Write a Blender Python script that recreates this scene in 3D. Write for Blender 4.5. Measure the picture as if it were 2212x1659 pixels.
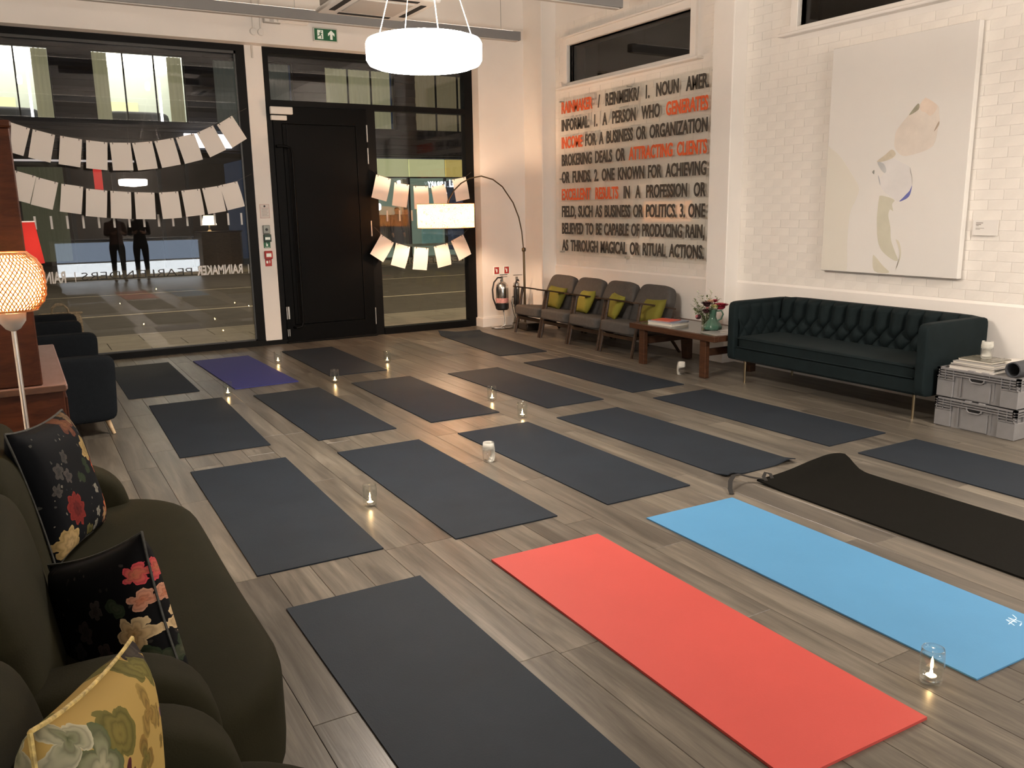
import bpy, bmesh, math, random
from mathutils import Vector, Matrix, Euler
random.seed(7)
for o in list(bpy.data.objects): bpy.data.objects.remove(o)
SC = bpy.context.scene
COL = SC.collection
PI = math.pi

# ------------------------------------------------------------------ camera, world, light, exposure
cam = bpy.data.cameras.new('camera'); camo = bpy.data.objects.new('camera', cam); COL.objects.link(camo)
cam.sensor_width = 36.0; cam.lens = 29.663; cam.clip_start = 0.03; cam.clip_end = 200
rr = (0.863101, -0.504785, -0.015775); uu = (0.116333, 0.168322, 0.978843); ff = (0.491450, 0.846676, -0.204002)
mw = Matrix(((rr[0], uu[0], -ff[0], 0), (rr[1], uu[1], -ff[1], 0), (rr[2], uu[2], -ff[2], 1.63), (0, 0, 0, 1)))
camo.matrix_world = mw
SC.camera = camo
w = bpy.data.worlds.new('night_sky'); SC.world = w; w.use_nodes = True
w.node_tree.nodes['Background'].inputs[0].default_value = (0.03, 0.04, 0.06, 1)
w.node_tree.nodes['Background'].inputs[1].default_value = 0.35
SC.view_settings.view_transform = 'Standard'; SC.view_settings.look = 'None'
SC.view_settings.gamma = 1.0; SC.view_settings.use_curve_mapping = False
SC.view_settings.exposure = 0.74
PENDANT_L = 60.0      # opal shades of the ceiling pendants
TROUGH_L = 5.0       # upward fill glow added to the suspended linear troughs
WARM = (1.0, 0.76, 0.52)
def street_light(loc, e, c):
    l = bpy.data.lights.new('street_light', 'SPOT'); l.energy = e; l.color = c; l.shadow_soft_size = 0.3; l.spot_size = math.radians(112); l.spot_blend = 0.35
    o = bpy.data.objects.new('street_light', l); COL.objects.link(o); o.location = loc
street_light((1.0, 19.0, 7.5), 620, (1.0, 0.78, 0.46))
street_light((6.5, 15.0, 7.5), 380, (1.0, 0.78, 0.46))
street_light((11.0, 19.0, 7.5), 850, (1.0, 0.78, 0.46))

# ------------------------------------------------------------------ materials
MATS = {}
def nt(name):
    m = bpy.data.materials.new(name); m.use_nodes = True; MATS[name] = m
    n = m.node_tree; n.nodes.clear()
    return m, n
def nd(n, t, **kw):
    x = n.nodes.new(t)
    for k, v in kw.items():
        if k in x.inputs: x.inputs[k].default_value = v
        else: setattr(x, k, v)
    return x
def c4(c): return (c[0], c[1], c[2], 1)
def pbr(name, col, rough=0.6, metal=0.0, var=0.0, vscale=4.0, bump=0.0, bscale=80.0, sheen=0.0, spec=0.5, stretch=None, emit=None, es=0.0, coat=0.0, alpha=1.0):
    m, n = nt(name)
    out = nd(n, 'ShaderNodeOutputMaterial'); b = nd(n, 'ShaderNodeBsdfPrincipled')
    n.links.new(b.outputs[0], out.inputs[0])
    b.inputs['Base Color'].default_value = c4(col); b.inputs['Roughness'].default_value = rough
    b.inputs['Metallic'].default_value = metal; b.inputs['Specular IOR Level'].default_value = spec
    b.inputs['Sheen Weight'].default_value = sheen; b.inputs['Coat Weight'].default_value = coat
    b.inputs['Alpha'].default_value = alpha
    if sheen: b.inputs['Sheen Tint'].default_value = (min(1, col[0]*4+.1), min(1, col[1]*4+.1), min(1, col[2]*4+.1), 1); b.inputs['Sheen Roughness'].default_value = 0.4
    if emit: b.inputs['Emission Color'].default_value = c4(emit); b.inputs['Emission Strength'].default_value = es
    if var or bump:
        tc = nd(n, 'ShaderNodeTexCoord'); src = tc.outputs['Object']
        if stretch:
            mp = nd(n, 'ShaderNodeMapping'); mp.inputs['Scale'].default_value = stretch
            n.links.new(src, mp.inputs[0]); src = mp.outputs[0]
    if var:
        nz = nd(n, 'ShaderNodeTexNoise', Scale=vscale, Detail=5.0, Roughness=0.6); n.links.new(src, nz.inputs['Vector'])
        r = nd(n, 'ShaderNodeValToRGB')
        r.color_ramp.elements[0].position = 0.3; r.color_ramp.elements[1].position = 0.7
        r.color_ramp.elements[0].color = c4([x*(1-var) for x in col]); r.color_ramp.elements[1].color = c4([min(1, x*(1+var)) for x in col])
        n.links.new(nz.outputs[0], r.inputs[0]); n.links.new(r.outputs[0], b.inputs['Base Color'])
    if bump:
        nb = nd(n, 'ShaderNodeTexNoise', Scale=bscale, Detail=3.0); n.links.new(src, nb.inputs['Vector'])
        bp = nd(n, 'ShaderNodeBump', Strength=bump, Distance=0.01); n.links.new(nb.outputs[0], bp.inputs['Height'])
        n.links.new(bp.outputs[0], b.inputs['Normal'])
    return m
def schlick(n, ior):
    # reflectance of a thin pane, alike from both sides
    r0 = ((ior-1)/(ior+1))**2
    lw = nd(n, 'ShaderNodeLayerWeight'); pw = nd(n, 'ShaderNodeMath', operation='POWER'); pw.inputs[1].default_value = 5.0
    n.links.new(lw.outputs['Facing'], pw.inputs[0])
    ma = nd(n, 'ShaderNodeMath', operation='MULTIPLY_ADD'); ma.inputs[1].default_value = 1-r0; ma.inputs[2].default_value = r0
    n.links.new(pw.outputs[0], ma.inputs[0]); return ma
def glassy(name, ior=1.5, tint=(1, 1, 1), rough=0.0, gloss=(1, 1, 1)):
    m, n = nt(name)
    out = nd(n, 'ShaderNodeOutputMaterial'); mx = nd(n, 'ShaderNodeMixShader'); fr = schlick(n, ior)
    t = nd(n, 'ShaderNodeBsdfTransparent'); g = nd(n, 'ShaderNodeBsdfGlossy')
    t.inputs[0].default_value = c4(tint); g.inputs[0].default_value = c4(gloss); g.inputs['Roughness'].default_value = rough
    n.links.new(fr.outputs[0], mx.inputs[0]); n.links.new(t.outputs[0], mx.inputs[1]); n.links.new(g.outputs[0], mx.inputs[2]); n.links.new(mx.outputs[0], out.inputs[0])
    return m
def emis(name, col, s):
    m, n = nt(name)
    out = nd(n, 'ShaderNodeOutputMaterial'); e = nd(n, 'ShaderNodeEmission', Strength=s); e.inputs[0].default_value = c4(col)
    n.links.new(e.outputs[0], out.inputs[0]); return m
def wood(name, c1, c2, rough=0.4, sc=6.0, stretch=(1, 1, 8), spec=0.4, objrand=False, coat=0.0):
    m, n = nt(name)
    out = nd(n, 'ShaderNodeOutputMaterial'); b = nd(n, 'ShaderNodeBsdfPrincipled', Roughness=rough); n.links.new(b.outputs[0], out.inputs[0])
    b.inputs['Specular IOR Level'].default_value = spec; b.inputs['Coat Weight'].default_value = coat
    tc = nd(n, 'ShaderNodeTexCoord'); mp = nd(n, 'ShaderNodeMapping'); mp.inputs['Scale'].default_value = stretch
    n.links.new(tc.outputs['Object'], mp.inputs[0])
    nz = nd(n, 'ShaderNodeTexNoise', Scale=sc, Detail=6.0, Roughness=0.65, Distortion=0.6); n.links.new(mp.outputs[0], nz.inputs['Vector'])
    r = nd(n, 'ShaderNodeValToRGB'); r.color_ramp.elements[0].position = 0.32; r.color_ramp.elements[1].position = 0.68
    r.color_ramp.elements[0].color = c4(c1); r.color_ramp.elements[1].color = c4(c2)
    n.links.new(nz.outputs[0], r.inputs[0]); n.links.new(r.outputs[0], b.inputs['Base Color'])
    return m

def floor_mat():
    m, n = nt('grey_oak_laminate')
    out = nd(n, 'ShaderNodeOutputMaterial'); b = nd(n, 'ShaderNodeBsdfPrincipled', Roughness=0.3); n.links.new(b.outputs[0], out.inputs[0])
    b.inputs['Specular IOR Level'].default_value = 0.30
    oi = nd(n, 'ShaderNodeObjectInfo'); tc = nd(n, 'ShaderNodeTexCoord')
    off = nd(n, 'ShaderNodeVectorMath', operation='SCALE'); off.inputs[0].default_value = (13.0, 71.0, 37.0); n.links.new(oi.outputs['Random'], off.inputs['Scale'])
    ad = nd(n, 'ShaderNodeVectorMath', operation='ADD'); n.links.new(tc.outputs['Object'], ad.inputs[0]); n.links.new(off.outputs[0], ad.inputs[1])
    mp = nd(n, 'ShaderNodeMapping'); mp.inputs['Scale'].default_value = (9, 0.85, 1); n.links.new(ad.outputs[0], mp.inputs[0])
    n1 = nd(n, 'ShaderNodeTexNoise', Scale=1.0, Detail=7.0, Roughness=0.62, Distortion=1.1); n.links.new(mp.outputs[0], n1.inputs['Vector'])
    mp2 = nd(n, 'ShaderNodeMapping'); mp2.inputs['Scale'].default_value = (55, 2.2, 1); n.links.new(ad.outputs[0], mp2.inputs[0])
    n2 = nd(n, 'ShaderNodeTexNoise', Scale=1.0, Detail=4.0, Roughness=0.6, Distortion=0.8); n.links.new(mp2.outputs[0], n2.inputs['Vector'])
    r = nd(n, 'ShaderNodeValToRGB'); cr = r.color_ramp
    cr.elements[0].position = 0.25; cr.elements[0].color = (0.064, 0.056, 0.047, 1)
    cr.elements[1].position = 0.75; cr.elements[1].color = (0.205, 0.185, 0.155, 1)
    e = cr.elements.new(0.46); e.color = (0.108, 0.096, 0.080, 1)
    e = cr.elements.new(0.58); e.color = (0.148, 0.132, 0.109, 1)
    n.links.new(n1.outputs[0], r.inputs[0])
    r2 = nd(n, 'ShaderNodeValToRGB'); r2.color_ramp.elements[0].position = 0.35; r2.color_ramp.elements[0].color = (0.72, 0.72, 0.72, 1)
    r2.color_ramp.elements[1].position = 0.6; r2.color_ramp.elements[1].color = (1.05, 1.05, 1.05, 1); n.links.new(n2.outputs[0], r2.inputs[0])
    mu = nd(n, 'ShaderNodeMix', data_type='RGBA', blend_type='MULTIPLY'); mu.inputs[0].default_value = 0.8
    n.links.new(r.outputs[0], mu.inputs[6]); n.links.new(r2.outputs[0], mu.inputs[7])
    r3 = nd(n, 'ShaderNodeValToRGB'); r3.color_ramp.elements[0].color = (0.80, 0.79, 0.78, 1); r3.color_ramp.elements[1].color = (1.18, 1.16, 1.12, 1); n.links.new(oi.outputs['Random'], r3.inputs[0])
    mu2 = nd(n, 'ShaderNodeMix', data_type='RGBA', blend_type='MULTIPLY'); mu2.inputs[0].default_value = 1.0
    n.links.new(mu.outputs[2], mu2.inputs[6]); n.links.new(r3.outputs[0], mu2.inputs[7]); n.links.new(mu2.outputs[2], b.inputs['Base Color'])
    mr = nd(n, 'ShaderNodeMapRange'); mr.inputs[3].default_value = 0.24; mr.inputs[4].default_value = 0.42; n.links.new(n2.outputs[0], mr.inputs[0]); n.links.new(mr.outputs[0], b.inputs['Roughness'])
    bp = nd(n, 'ShaderNodeBump', Strength=0.12, Distance=0.004); n.links.new(n2.outputs[0], bp.inputs['Height']); n.links.new(bp.outputs[0], b.inputs['Normal'])
    return m
def flower_print(name, base, flowers, rough=0.8, specks=None):
    # flowers: (x, z, radius, petals, depth of petals, colour, centre colour, turn)
    m, n = nt(name)
    out = nd(n, 'ShaderNodeOutputMaterial'); b = nd(n, 'ShaderNodeBsdfPrincipled', Roughness=rough); n.links.new(b.outputs[0], out.inputs[0]); b.inputs['Specular IOR Level'].default_value = 0.1
    tc = nd(n, 'ShaderNodeTexCoord'); nz = nd(n, 'ShaderNodeTexNoise', Scale=38.0, Detail=2.0); n.links.new(tc.outputs['Object'], nz.inputs['Vector'])
    off = nd(n, 'ShaderNodeVectorMath', operation='SUBTRACT'); off.inputs[1].default_value = (.5, .5, .5); n.links.new(nz.outputs['Color'], off.inputs[0])
    wob = nd(n, 'ShaderNodeVectorMath', operation='MULTIPLY_ADD'); wob.inputs[1].default_value = (.022, 0, .022); n.links.new(off.outputs[0], wob.inputs[0]); n.links.new(tc.outputs['Object'], wob.inputs[2])
    rgb = nd(n, 'ShaderNodeRGB'); rgb.outputs[0].default_value = c4(base); cur = rgb.outputs[0]
    def mt(op, a, bb=None):
        x = nd(n, 'ShaderNodeMath', operation=op)
        for i, v in enumerate((a, bb)):
            if v is None: continue
            if isinstance(v, (int, float)): x.inputs[i].default_value = v
            else: n.links.new(v, x.inputs[i])
        return x.outputs[0]
    if specks:
        sc, th, cols = specks
        vo = nd(n, 'ShaderNodeTexVoronoi', Scale=sc); mp = nd(n, 'ShaderNodeMapping'); mp.inputs['Scale'].default_value = (1, 0, 1); n.links.new(wob.outputs[0], mp.inputs[0]); n.links.new(mp.outputs[0], vo.inputs['Vector'])
        sp = nd(n, 'ShaderNodeSeparateColor'); n.links.new(vo.outputs['Color'], sp.inputs[0])
        rp = nd(n, 'ShaderNodeValToRGB'); rp.color_ramp.interpolation = 'CONSTANT'
        while len(rp.color_ramp.elements) < len(cols): rp.color_ramp.elements.new(0.5)
        for i, (p, cc) in enumerate(cols): rp.color_ramp.elements[i].position = p; rp.color_ramp.elements[i].color = cc
        n.links.new(sp.outputs[0], rp.inputs[0]); f = mt('MULTIPLY', mt('LESS_THAN', vo.outputs['Distance'], th), rp.outputs['Alpha'])
        mx = nd(n, 'ShaderNodeMix', data_type='RGBA'); n.links.new(f, mx.inputs[0]); n.links.new(cur, mx.inputs[6]); n.links.new(rp.outputs[0], mx.inputs[7]); cur = mx.outputs[2]
    for (cx, cz, r, pet, dep, col, cen, turn) in flowers:
        sb = nd(n, 'ShaderNodeVectorMath', operation='SUBTRACT'); sb.inputs[1].default_value = (cx, 0, cz); n.links.new(wob.outputs[0], sb.inputs[0])
        sx = nd(n, 'ShaderNodeSeparateXYZ'); n.links.new(sb.outputs[0], sx.inputs[0])
        dist = mt('SQRT', mt('ADD', mt('MULTIPLY', sx.outputs[0], sx.outputs[0]), mt('MULTIPLY', sx.outputs[2], sx.outputs[2])))
        ang = mt('ARCTAN2', sx.outputs[2], sx.outputs[0]); pt_ = mt('ABSOLUTE', mt('COSINE', mt('ADD', mt('MULTIPLY', ang, pet/2.0), turn)))
        rad = mt('MULTIPLY', mt('ADD', mt('MULTIPLY', pt_, dep), 1-dep), r)
        q = mt('DIVIDE', dist, rad); mask = mt('LESS_THAN', q, 1.0)
        shd = mt('ADD', mt('MULTIPLY', mt('ABSOLUTE', mt('SINE', mt('MULTIPLY', q, 8.0))), .35), .65)
        cm = nd(n, 'ShaderNodeMix', data_type='RGBA'); n.links.new(q, cm.inputs[0]); cm.inputs[6].default_value = c4(cen); cm.inputs[7].default_value = c4(col)
        mu = nd(n, 'ShaderNodeMix', data_type='RGBA', blend_type='MULTIPLY'); mu.inputs[0].default_value = 1.0; n.links.new(cm.outputs[2], mu.inputs[6]); n.links.new(shd, mu.inputs[7])
        mx = nd(n, 'ShaderNodeMix', data_type='RGBA'); n.links.new(mask, mx.inputs[0]); n.links.new(cur, mx.inputs[6]); n.links.new(mu.outputs[2], mx.inputs[7]); cur = mx.outputs[2]
    n.links.new(cur, b.inputs['Base Color']); return m
def shade_mat(name, c1, c2, scale=9.0, kind='rings', trans=0.6):
    m, n = nt(name)
    out = nd(n, 'ShaderNodeOutputMaterial'); mx = nd(n, 'ShaderNodeMixShader'); mx.inputs[0].default_value = trans
    d = nd(n, 'ShaderNodeBsdfDiffuse'); t = nd(n, 'ShaderNodeBsdfTranslucent')
    n.links.new(d.outputs[0], mx.inputs[1]); n.links.new(t.outputs[0], mx.inputs[2]); n.links.new(mx.outputs[0], out.inputs[0])
    if kind == 'plain':
        d.inputs[0].default_value = c4(c1); t.inputs[0].default_value = c4(c1)
    else:
        tc = nd(n, 'ShaderNodeTexCoord'); vo = nd(n, 'ShaderNodeTexVoronoi', Scale=scale); n.links.new(tc.outputs['Object'], vo.inputs['Vector'])
        mu = nd(n, 'ShaderNodeMath', operation='MULTIPLY'); mu.inputs[1].default_value = 42.0; n.links.new(vo.outputs['Distance'], mu.inputs[0])
        sn = nd(n, 'ShaderNodeMath', operation='SINE'); n.links.new(mu.outputs[0], sn.inputs[0])
        r = nd(n, 'ShaderNodeValToRGB'); r.color_ramp.elements[0].position = 0.25; r.color_ramp.elements[1].position = 0.7
        r.color_ramp.elements[0].color = c4(c2); r.color_ramp.elements[1].color = c4(c1); n.links.new(sn.outputs[0], r.inputs[0])
        n.links.new(r.outputs[0], d.inputs[0]); n.links.new(r.outputs[0], t.inputs[0])
    return m

WALL = pbr('white_painted_plaster', (0.86, 0.825, 0.78), 0.6, var=0.03, vscale=1.5, bump=0.05, bscale=60)
BRICKP = pbr('white_painted_brick', (0.86, 0.825, 0.77), 0.55, var=0.05, vscale=3, bump=0.25, bscale=35)
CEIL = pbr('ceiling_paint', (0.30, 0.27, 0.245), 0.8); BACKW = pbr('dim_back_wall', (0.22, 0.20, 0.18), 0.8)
FLOORM = floor_mat()
SUBF = pbr('dark_subfloor', (0.03, 0.025, 0.02), 0.8)
BLK = pbr('black_powder_coat', (0.005, 0.005, 0.005), 0.45, spec=0.12)
BLKP = pbr('black_door_panel', (0.003, 0.003, 0.003), 0.42, spec=0.08)
GREYB = pbr('grey_painted_steel', (0.24, 0.235, 0.235), 0.55)
WHITEPL = pbr('white_plastic', (0.78, 0.76, 0.72), 0.4)
CHROME = pbr('polished_chrome', (0.75, 0.74, 0.72), 0.14, metal=1.0)
STEEL = pbr('brushed_steel', (0.55, 0.54, 0.52), 0.35, metal=1.0)
BRASS = pbr('dark_brass', (0.20, 0.15, 0.09), 0.35, metal=1.0)
WINGLASS = glassy('window_glass', 1.47)
PANEGL = glassy('acrylic_sheet', 1.38, (0.98, 0.98, 0.97))
TUMB = glassy('tumbler_glass', 1.45, (0.97, 0.98, 0.97))
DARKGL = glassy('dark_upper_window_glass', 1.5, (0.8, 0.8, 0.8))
PAPER = pbr('white_paper', (0.88, 0.83, 0.77), 0.7)
BLACKPL = pbr('black_plastic', (0.012, 0.012, 0.012), 0.4)
NAVY = pbr('dark_slate_mat_foam', (0.0148, 0.0205, 0.0285), 0.7, var=0.12, vscale=2.5, bump=0.15, bscale=220, spec=0.18)

# ------------------------------------------------------------------ geometry helpers
class G:
    def __init__(s): s.v = []; s.f = []
    def add(s, vs, fs, M=None):
        o = len(s.v)
        s.v += [tuple(M @ Vector(p)) for p in vs] if M else [tuple(p) for p in vs]
        s.f += [tuple(i+o for i in f) for f in fs]; return s
    def box(s, c, d, M=None):
        x, y, z = [k/2 for k in d]; X, Y, Z = c
        vs = [(X+a*x, Y+b*y, Z+e*z) for a in (-1, 1) for b in (-1, 1) for e in (-1, 1)]
        return s.add(vs, [(0, 1, 3, 2), (4, 6, 7, 5), (0, 4, 5, 1), (2, 3, 7, 6), (0, 2, 6, 4), (1, 5, 7, 3)], M)
    def bb(s, x0, x1, y0, y1, z0, z1): return s.box(((x0+x1)/2, (y0+y1)/2, (z0+z1)/2), (abs(x1-x0), abs(y1-y0), abs(z1-z0)))
    def cbox(s, c, d, b=0.01, M=None):
        h = [k/2 for k in d]; vs = []; idx = {}
        for a in (-1, 1):
            for e in (-1, 1):
                for g in (-1, 1):
                    for k in range(3):
                        p = [a*(h[0]-b), e*(h[1]-b), g*(h[2]-b)]; p[k] += (a, e, g)[k]*b
                        idx[(a, e, g, k)] = len(vs); vs.append((p[0]+c[0], p[1]+c[1], p[2]+c[2]))
        fs = []
        for k in range(3):
            for sg in (-1, 1):
                q = []
                for u, v in ((-1, -1), (1, -1), (1, 1), (-1, 1)):
                    t = [u, v]; t.insert(k, sg); q.append(idx[(t[0], t[1], t[2], k)])
                fs.append(tuple(q))
        for k in range(3):
            i, j = [q for q in range(3) if q != k]
            for a in (-1, 1):
                for e in (-1, 1):
                    def key(g, m):
                        t = [0, 0, 0]; t[i] = a; t[j] = e; t[k] = g; return idx[(t[0], t[1], t[2], m)]
                    fs.append((key(-1, i), key(1, i), key(1, j), key(-1, j)))
        for a in (-1, 1):
            for e in (-1, 1):
                for g in (-1, 1): fs.append(tuple(idx[(a, e, g, k)] for k in range(3)))
        return s.add(vs, fs, M)
    def sbox(s, c, d, p=6.0, n=8, M=None, fn=None):
        vs = []; fs = []; cache = {}
        def vid(i, j, k):
            key = (i, j, k)
            if key not in cache:
                q = [2*i/n-1, 2*j/n-1, 2*k/n-1]
                q = [math.copysign(abs(t)**0.85, t) for t in q]
                L = max(1e-9, sum(abs(t)**p for t in q))**(1/p)
                P = [c[m]+q[m]/L*d[m]/2 for m in range(3)]
                if fn: P = fn(P)
                cache[key] = len(vs); vs.append(P)
            return cache[key]
        for a in range(n):
            for b in range(n):
                fs += [(vid(a, b, 0), vid(a, b+1, 0), vid(a+1, b+1, 0), vid(a+1, b, 0)), (vid(a, b, n), vid(a+1, b, n), vid(a+1, b+1, n), vid(a, b+1, n)),
                       (vid(a, 0, b), vid(a+1, 0, b), vid(a+1, 0, b+1), vid(a, 0, b+1)), (vid(a, n, b), vid(a, n, b+1), vid(a+1, n, b+1), vid(a+1, n, b)),
                       (vid(0, a, b), vid(0, a, b+1), vid(0, a+1, b+1), vid(0, a+1, b)), (vid(n, a, b), vid(n, a+1, b), vid(n, a+1, b+1), vid(n, a, b+1))]
        return s.add(vs, fs, M)
    def tube(s, pts, r, n=8, caps=True, M=None):
        pts = [Vector(p) for p in pts]; k = len(pts); rs = r if isinstance(r, (list, tuple)) else [r]*k
        vs = []; fs = []; prev = None
        for i, p in enumerate(pts):
            t = (pts[min(i+1, k-1)]-pts[max(i-1, 0)]).normalized()
            if prev is None:
                a = Vector((0, 0, 1)) if abs(t.z) < 0.9 else Vector((1, 0, 0)); u = t.cross(a).normalized()
            else: u = (prev - t*prev.dot(t)).normalized()
            prev = u; v = t.cross(u)
            for j in range(n):
                an = 2*PI*j/n; vs.append(p+(u*math.cos(an)+v*math.sin(an))*rs[i])
        for i in range(k-1):
            for j in range(n): fs.append((i*n+j, i*n+(j+1) % n, (i+1)*n+(j+1) % n, (i+1)*n+j))
        if caps: fs += [tuple(reversed(range(n))), tuple((k-1)*n+j for j in range(n))]
        return s.add(vs, fs, M)
    def lathe(s, prof, n=24, c=(0, 0, 0), M=None, fn=None):
        vs = []; fs = []; k = len(prof)
        for r, z in prof:
            for j in range(n):
                a = 2*PI*j/n; R = r*(fn(a, z) if fn else 1); vs.append((c[0]+R*math.cos(a), c[1]+R*math.sin(a), c[2]+z))
        for i in range(k-1):
            for j in range(n): fs.append((i*n+j, i*n+(j+1) % n, (i+1)*n+(j+1) % n, (i+1)*n+j))
        if prof[0][0] > 1e-6: fs.append(tuple(reversed(range(n))))
        if prof[-1][0] > 1e-6: fs.append(tuple((k-1)*n+j for j in range(n)))
        return s.add(vs, fs, M)
    def prism(s, poly, z0, z1, M=None):
        n = len(poly); vs = [(x, y, z0) for x, y in poly]+[(x, y, z1) for x, y in poly]
        fs = [tuple(reversed(range(n))), tuple(range(n, 2*n))]+[(i, (i+1) % n, n+(i+1) % n, n+i) for i in range(n)]
        return s.add(vs, fs, M)
    def grid(s, fn, nu, nv, M=None, flip=False):
        vs = [fn(i/nu, j/nv) for i in range(nu+1) for j in range(nv+1)]
        fs = [(i*(nv+1)+j, (i+1)*(nv+1)+j, (i+1)*(nv+1)+j+1, i*(nv+1)+j+1) for i in range(nu) for j in range(nv)]
        if flip: fs = [tuple(reversed(f)) for f in fs]
        return s.add(vs, fs, M)
    def pillow(s, w, h, t, n=12, M=None, puff=0.5, pinch=0.06):
        for sg in (1, -1):
            def fn(u, v, sg=sg):
                a, b = 2*u-1, 2*v-1
                e = max(0.0, (1-a**4))*max(0.0, (1-b**4))
                k = 1-pinch*(1-a*a)*(abs(b)**3) ; l = 1-pinch*(1-b*b)*(abs(a)**3)
                return (a*w/2*l, sg*(-t/2)*(e**puff), b*h/2*k)
            s.grid(fn, n, n, M, flip=(sg < 0))
        return s
    def mesh(s, name, mat, smooth=False):
        me = bpy.data.meshes.new(name); me.from_pydata(s.v, [], s.f); me.validate()
        bm = bmesh.new(); bm.from_mesh(me); bmesh.ops.remove_doubles(bm, verts=bm.verts, dist=1e-5); bmesh.ops.recalc_face_normals(bm, faces=bm.faces); bm.to_mesh(me); bm.free()
        if mat: me.materials.append(mat)
        if smooth:
            me.polygons.foreach_set('use_smooth', [True]*len(me.polygons))
            if smooth != 'all': me.set_sharp_from_angle(angle=math.radians(38))
        return me
def ob(name, g, mat, parent=None, smooth=False, **tags):
    me = g if isinstance(g, bpy.types.Mesh) else g.mesh(name, mat, smooth)
    o = bpy.data.objects.new(name, me); COL.objects.link(o)
    if parent: o.parent = parent
    for k, v in tags.items(): o['category' if k == 'cat' else k] = v
    return o
def thing(name, label, cat, loc=(0, 0, 0), rz=0.0, group=None, rot=None):
    o = bpy.data.objects.new(name, None); COL.objects.link(o); o.location = loc; o.rotation_euler = rot if rot else (0, 0, rz)
    o.empty_display_size = 0.1; o['label'] = label; o['category'] = cat
    if group: o['group'] = group
    return o
def kids(o): return [c for c in bpy.data.objects if c.parent == o]
def dup(root, loc=None, rz=None, label=None, rot=None):
    ch = kids(root); r = root.copy(); COL.objects.link(r)
    if loc is not None: r.location = loc
    if rot is not None: r.rotation_euler = rot
    elif rz is not None: r.rotation_euler = (0, 0, rz)
    if label: r['label'] = label
    for c in ch:
        k = c.copy(); COL.objects.link(k); k.parent = r
        for d in kids(c):
            e = d.copy(); COL.objects.link(e); e.parent = k
    return r
def MT(loc=(0, 0, 0), rot=(0, 0, 0)): return Matrix.Translation(loc) @ Euler(rot).to_matrix().to_4x4()
def struct(name, g, mat, smooth=False, parent=None):
    o = ob(name, g, mat, parent, smooth)
    if not parent: o['kind'] = 'structure'
    return o

# ------------------------------------------------------------------ text helper (built-in font, turned into meshes)
_tcache = {}
def text_mesh(s, bold=0.0, depth=0.0):
    key = (s, bold, depth)
    if key in _tcache: return _tcache[key]
    cu = bpy.data.curves.new('lettering', 'FONT'); cu.body = s; cu.size = 1.0; cu.offset = bold; cu.extrude = depth; cu.resolution_u = 3; cu.fill_mode = 'BOTH' if depth else 'FRONT'
    o = bpy.data.objects.new('lettering', cu); COL.objects.link(o)
    bpy.context.view_layer.update()
    me = bpy.data.meshes.new_from_object(o.evaluated_get(bpy.context.evaluated_depsgraph_get()))
    bpy.data.objects.remove(o); bpy.data.curves.remove(cu)
    vs = [tuple(v.co) for v in me.vertices]; fs = [tuple(p.vertices) for p in me.polygons]; bpy.data.meshes.remove(me)
    x0 = min(v[0] for v in vs); x1 = max(v[0] for v in vs)
    _tcache[key] = (vs, fs, x0, x1); return _tcache[key]
CAPH = 0.695
def text_obj(name, s, mat, parent, M, width=None, cap=0.1, bold=0.0, depth=0.0, mirror=False, **tags):
    # local text plane: x right, y up, z towards the reader
    vs, fs, x0, x1 = text_mesh(s, bold, depth)
    sy = cap/CAPH; sx = (width/(x1-x0)) if width else sy
    g = G(); dz = 0.002 if not depth else sy
    vv = [(((x1-v[0]) if mirror else (v[0]-x0))*sx, v[1]*sy, v[2]*dz) for v in vs]
    g.add(vv, fs, M); return ob(name, g, mat, parent, **tags)
M_RIGHTWALL = lambda y, z, x: Matrix(((0, 0, -1, x), (-1, 0, 0, y), (0, 1, 0, z), (0, 0, 0, 1)))    # reads towards -y on a plane facing -x
M_FRONT = lambda x, z, y: Matrix(((1, 0, 0, x), (0, 0, -1, y), (0, 1, 0, z), (0, 0, 0, 1)))         # reads towards +x on a plane facing -y

# ------------------------------------------------------------------ room shell
XL, XR, YB, YF, ZC = -0.46, 6.5, -4.6, 10.62, 4.62
YH = 10.38                                  # inner face of the header and of the wall beside the shop window
fl = struct('floor', G().bb(XL-.2, XR+.3, YB-.2, YF+.05, -0.12, -0.012), SUBF)
# laminate planks, running towards the shop window
PW, PL = 0.186, 1.24
std = G().cbox((0, 0, -0.006), (PW-0.0016, PL-0.0018, 0.012), 0.0012).mesh('plank', FLOORM)
planks = []
r = 0; x = XL
while x < XR+0.15:
    y = -1.2 - random.random()*PL
    while y < YF:
        a, b = max(y, YB), min(y+PL, 10.6)
        if b-a > 0.02: planks.append((x+PW/2, a, b))
        y += PL
    x += PW; r += 1
def dist2(p):
    cx, cy = p[0], (p[1]+p[2])/2
    d = cx*ff[0]+cy*ff[1]
    vis = abs((cx*rr[0]+cy*rr[1])/max(d, 0.05)) < 0.75 and d > 0.6
    return d if vis else 100+d
planks.sort(key=dist2)
rest = G()
for i, (px_, a, b) in enumerate(planks):
    if i < 300:
        if abs((b-a)-PL) < 1e-4: ob('plank', std, None, fl).location = (px_, (a+b)/2, 0)
        else:
            ob('plank', G().cbox((0, 0, -0.006), (PW-0.0016, b-a-0.0018, 0.012), 0.0012), FLOORM, fl).location = (px_, (a+b)/2, 0)
    else: rest.cbox((px_, (a+b)/2, -0.006), (PW-0.0016, b-a-0.0018, 0.012), 0.0012)
rest.bb(XL, XR+.1, YB, -1.2-0.001, -0.012, -0.0005)
ob('plank', rest, FLOORM, fl, kind='stuff')

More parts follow.
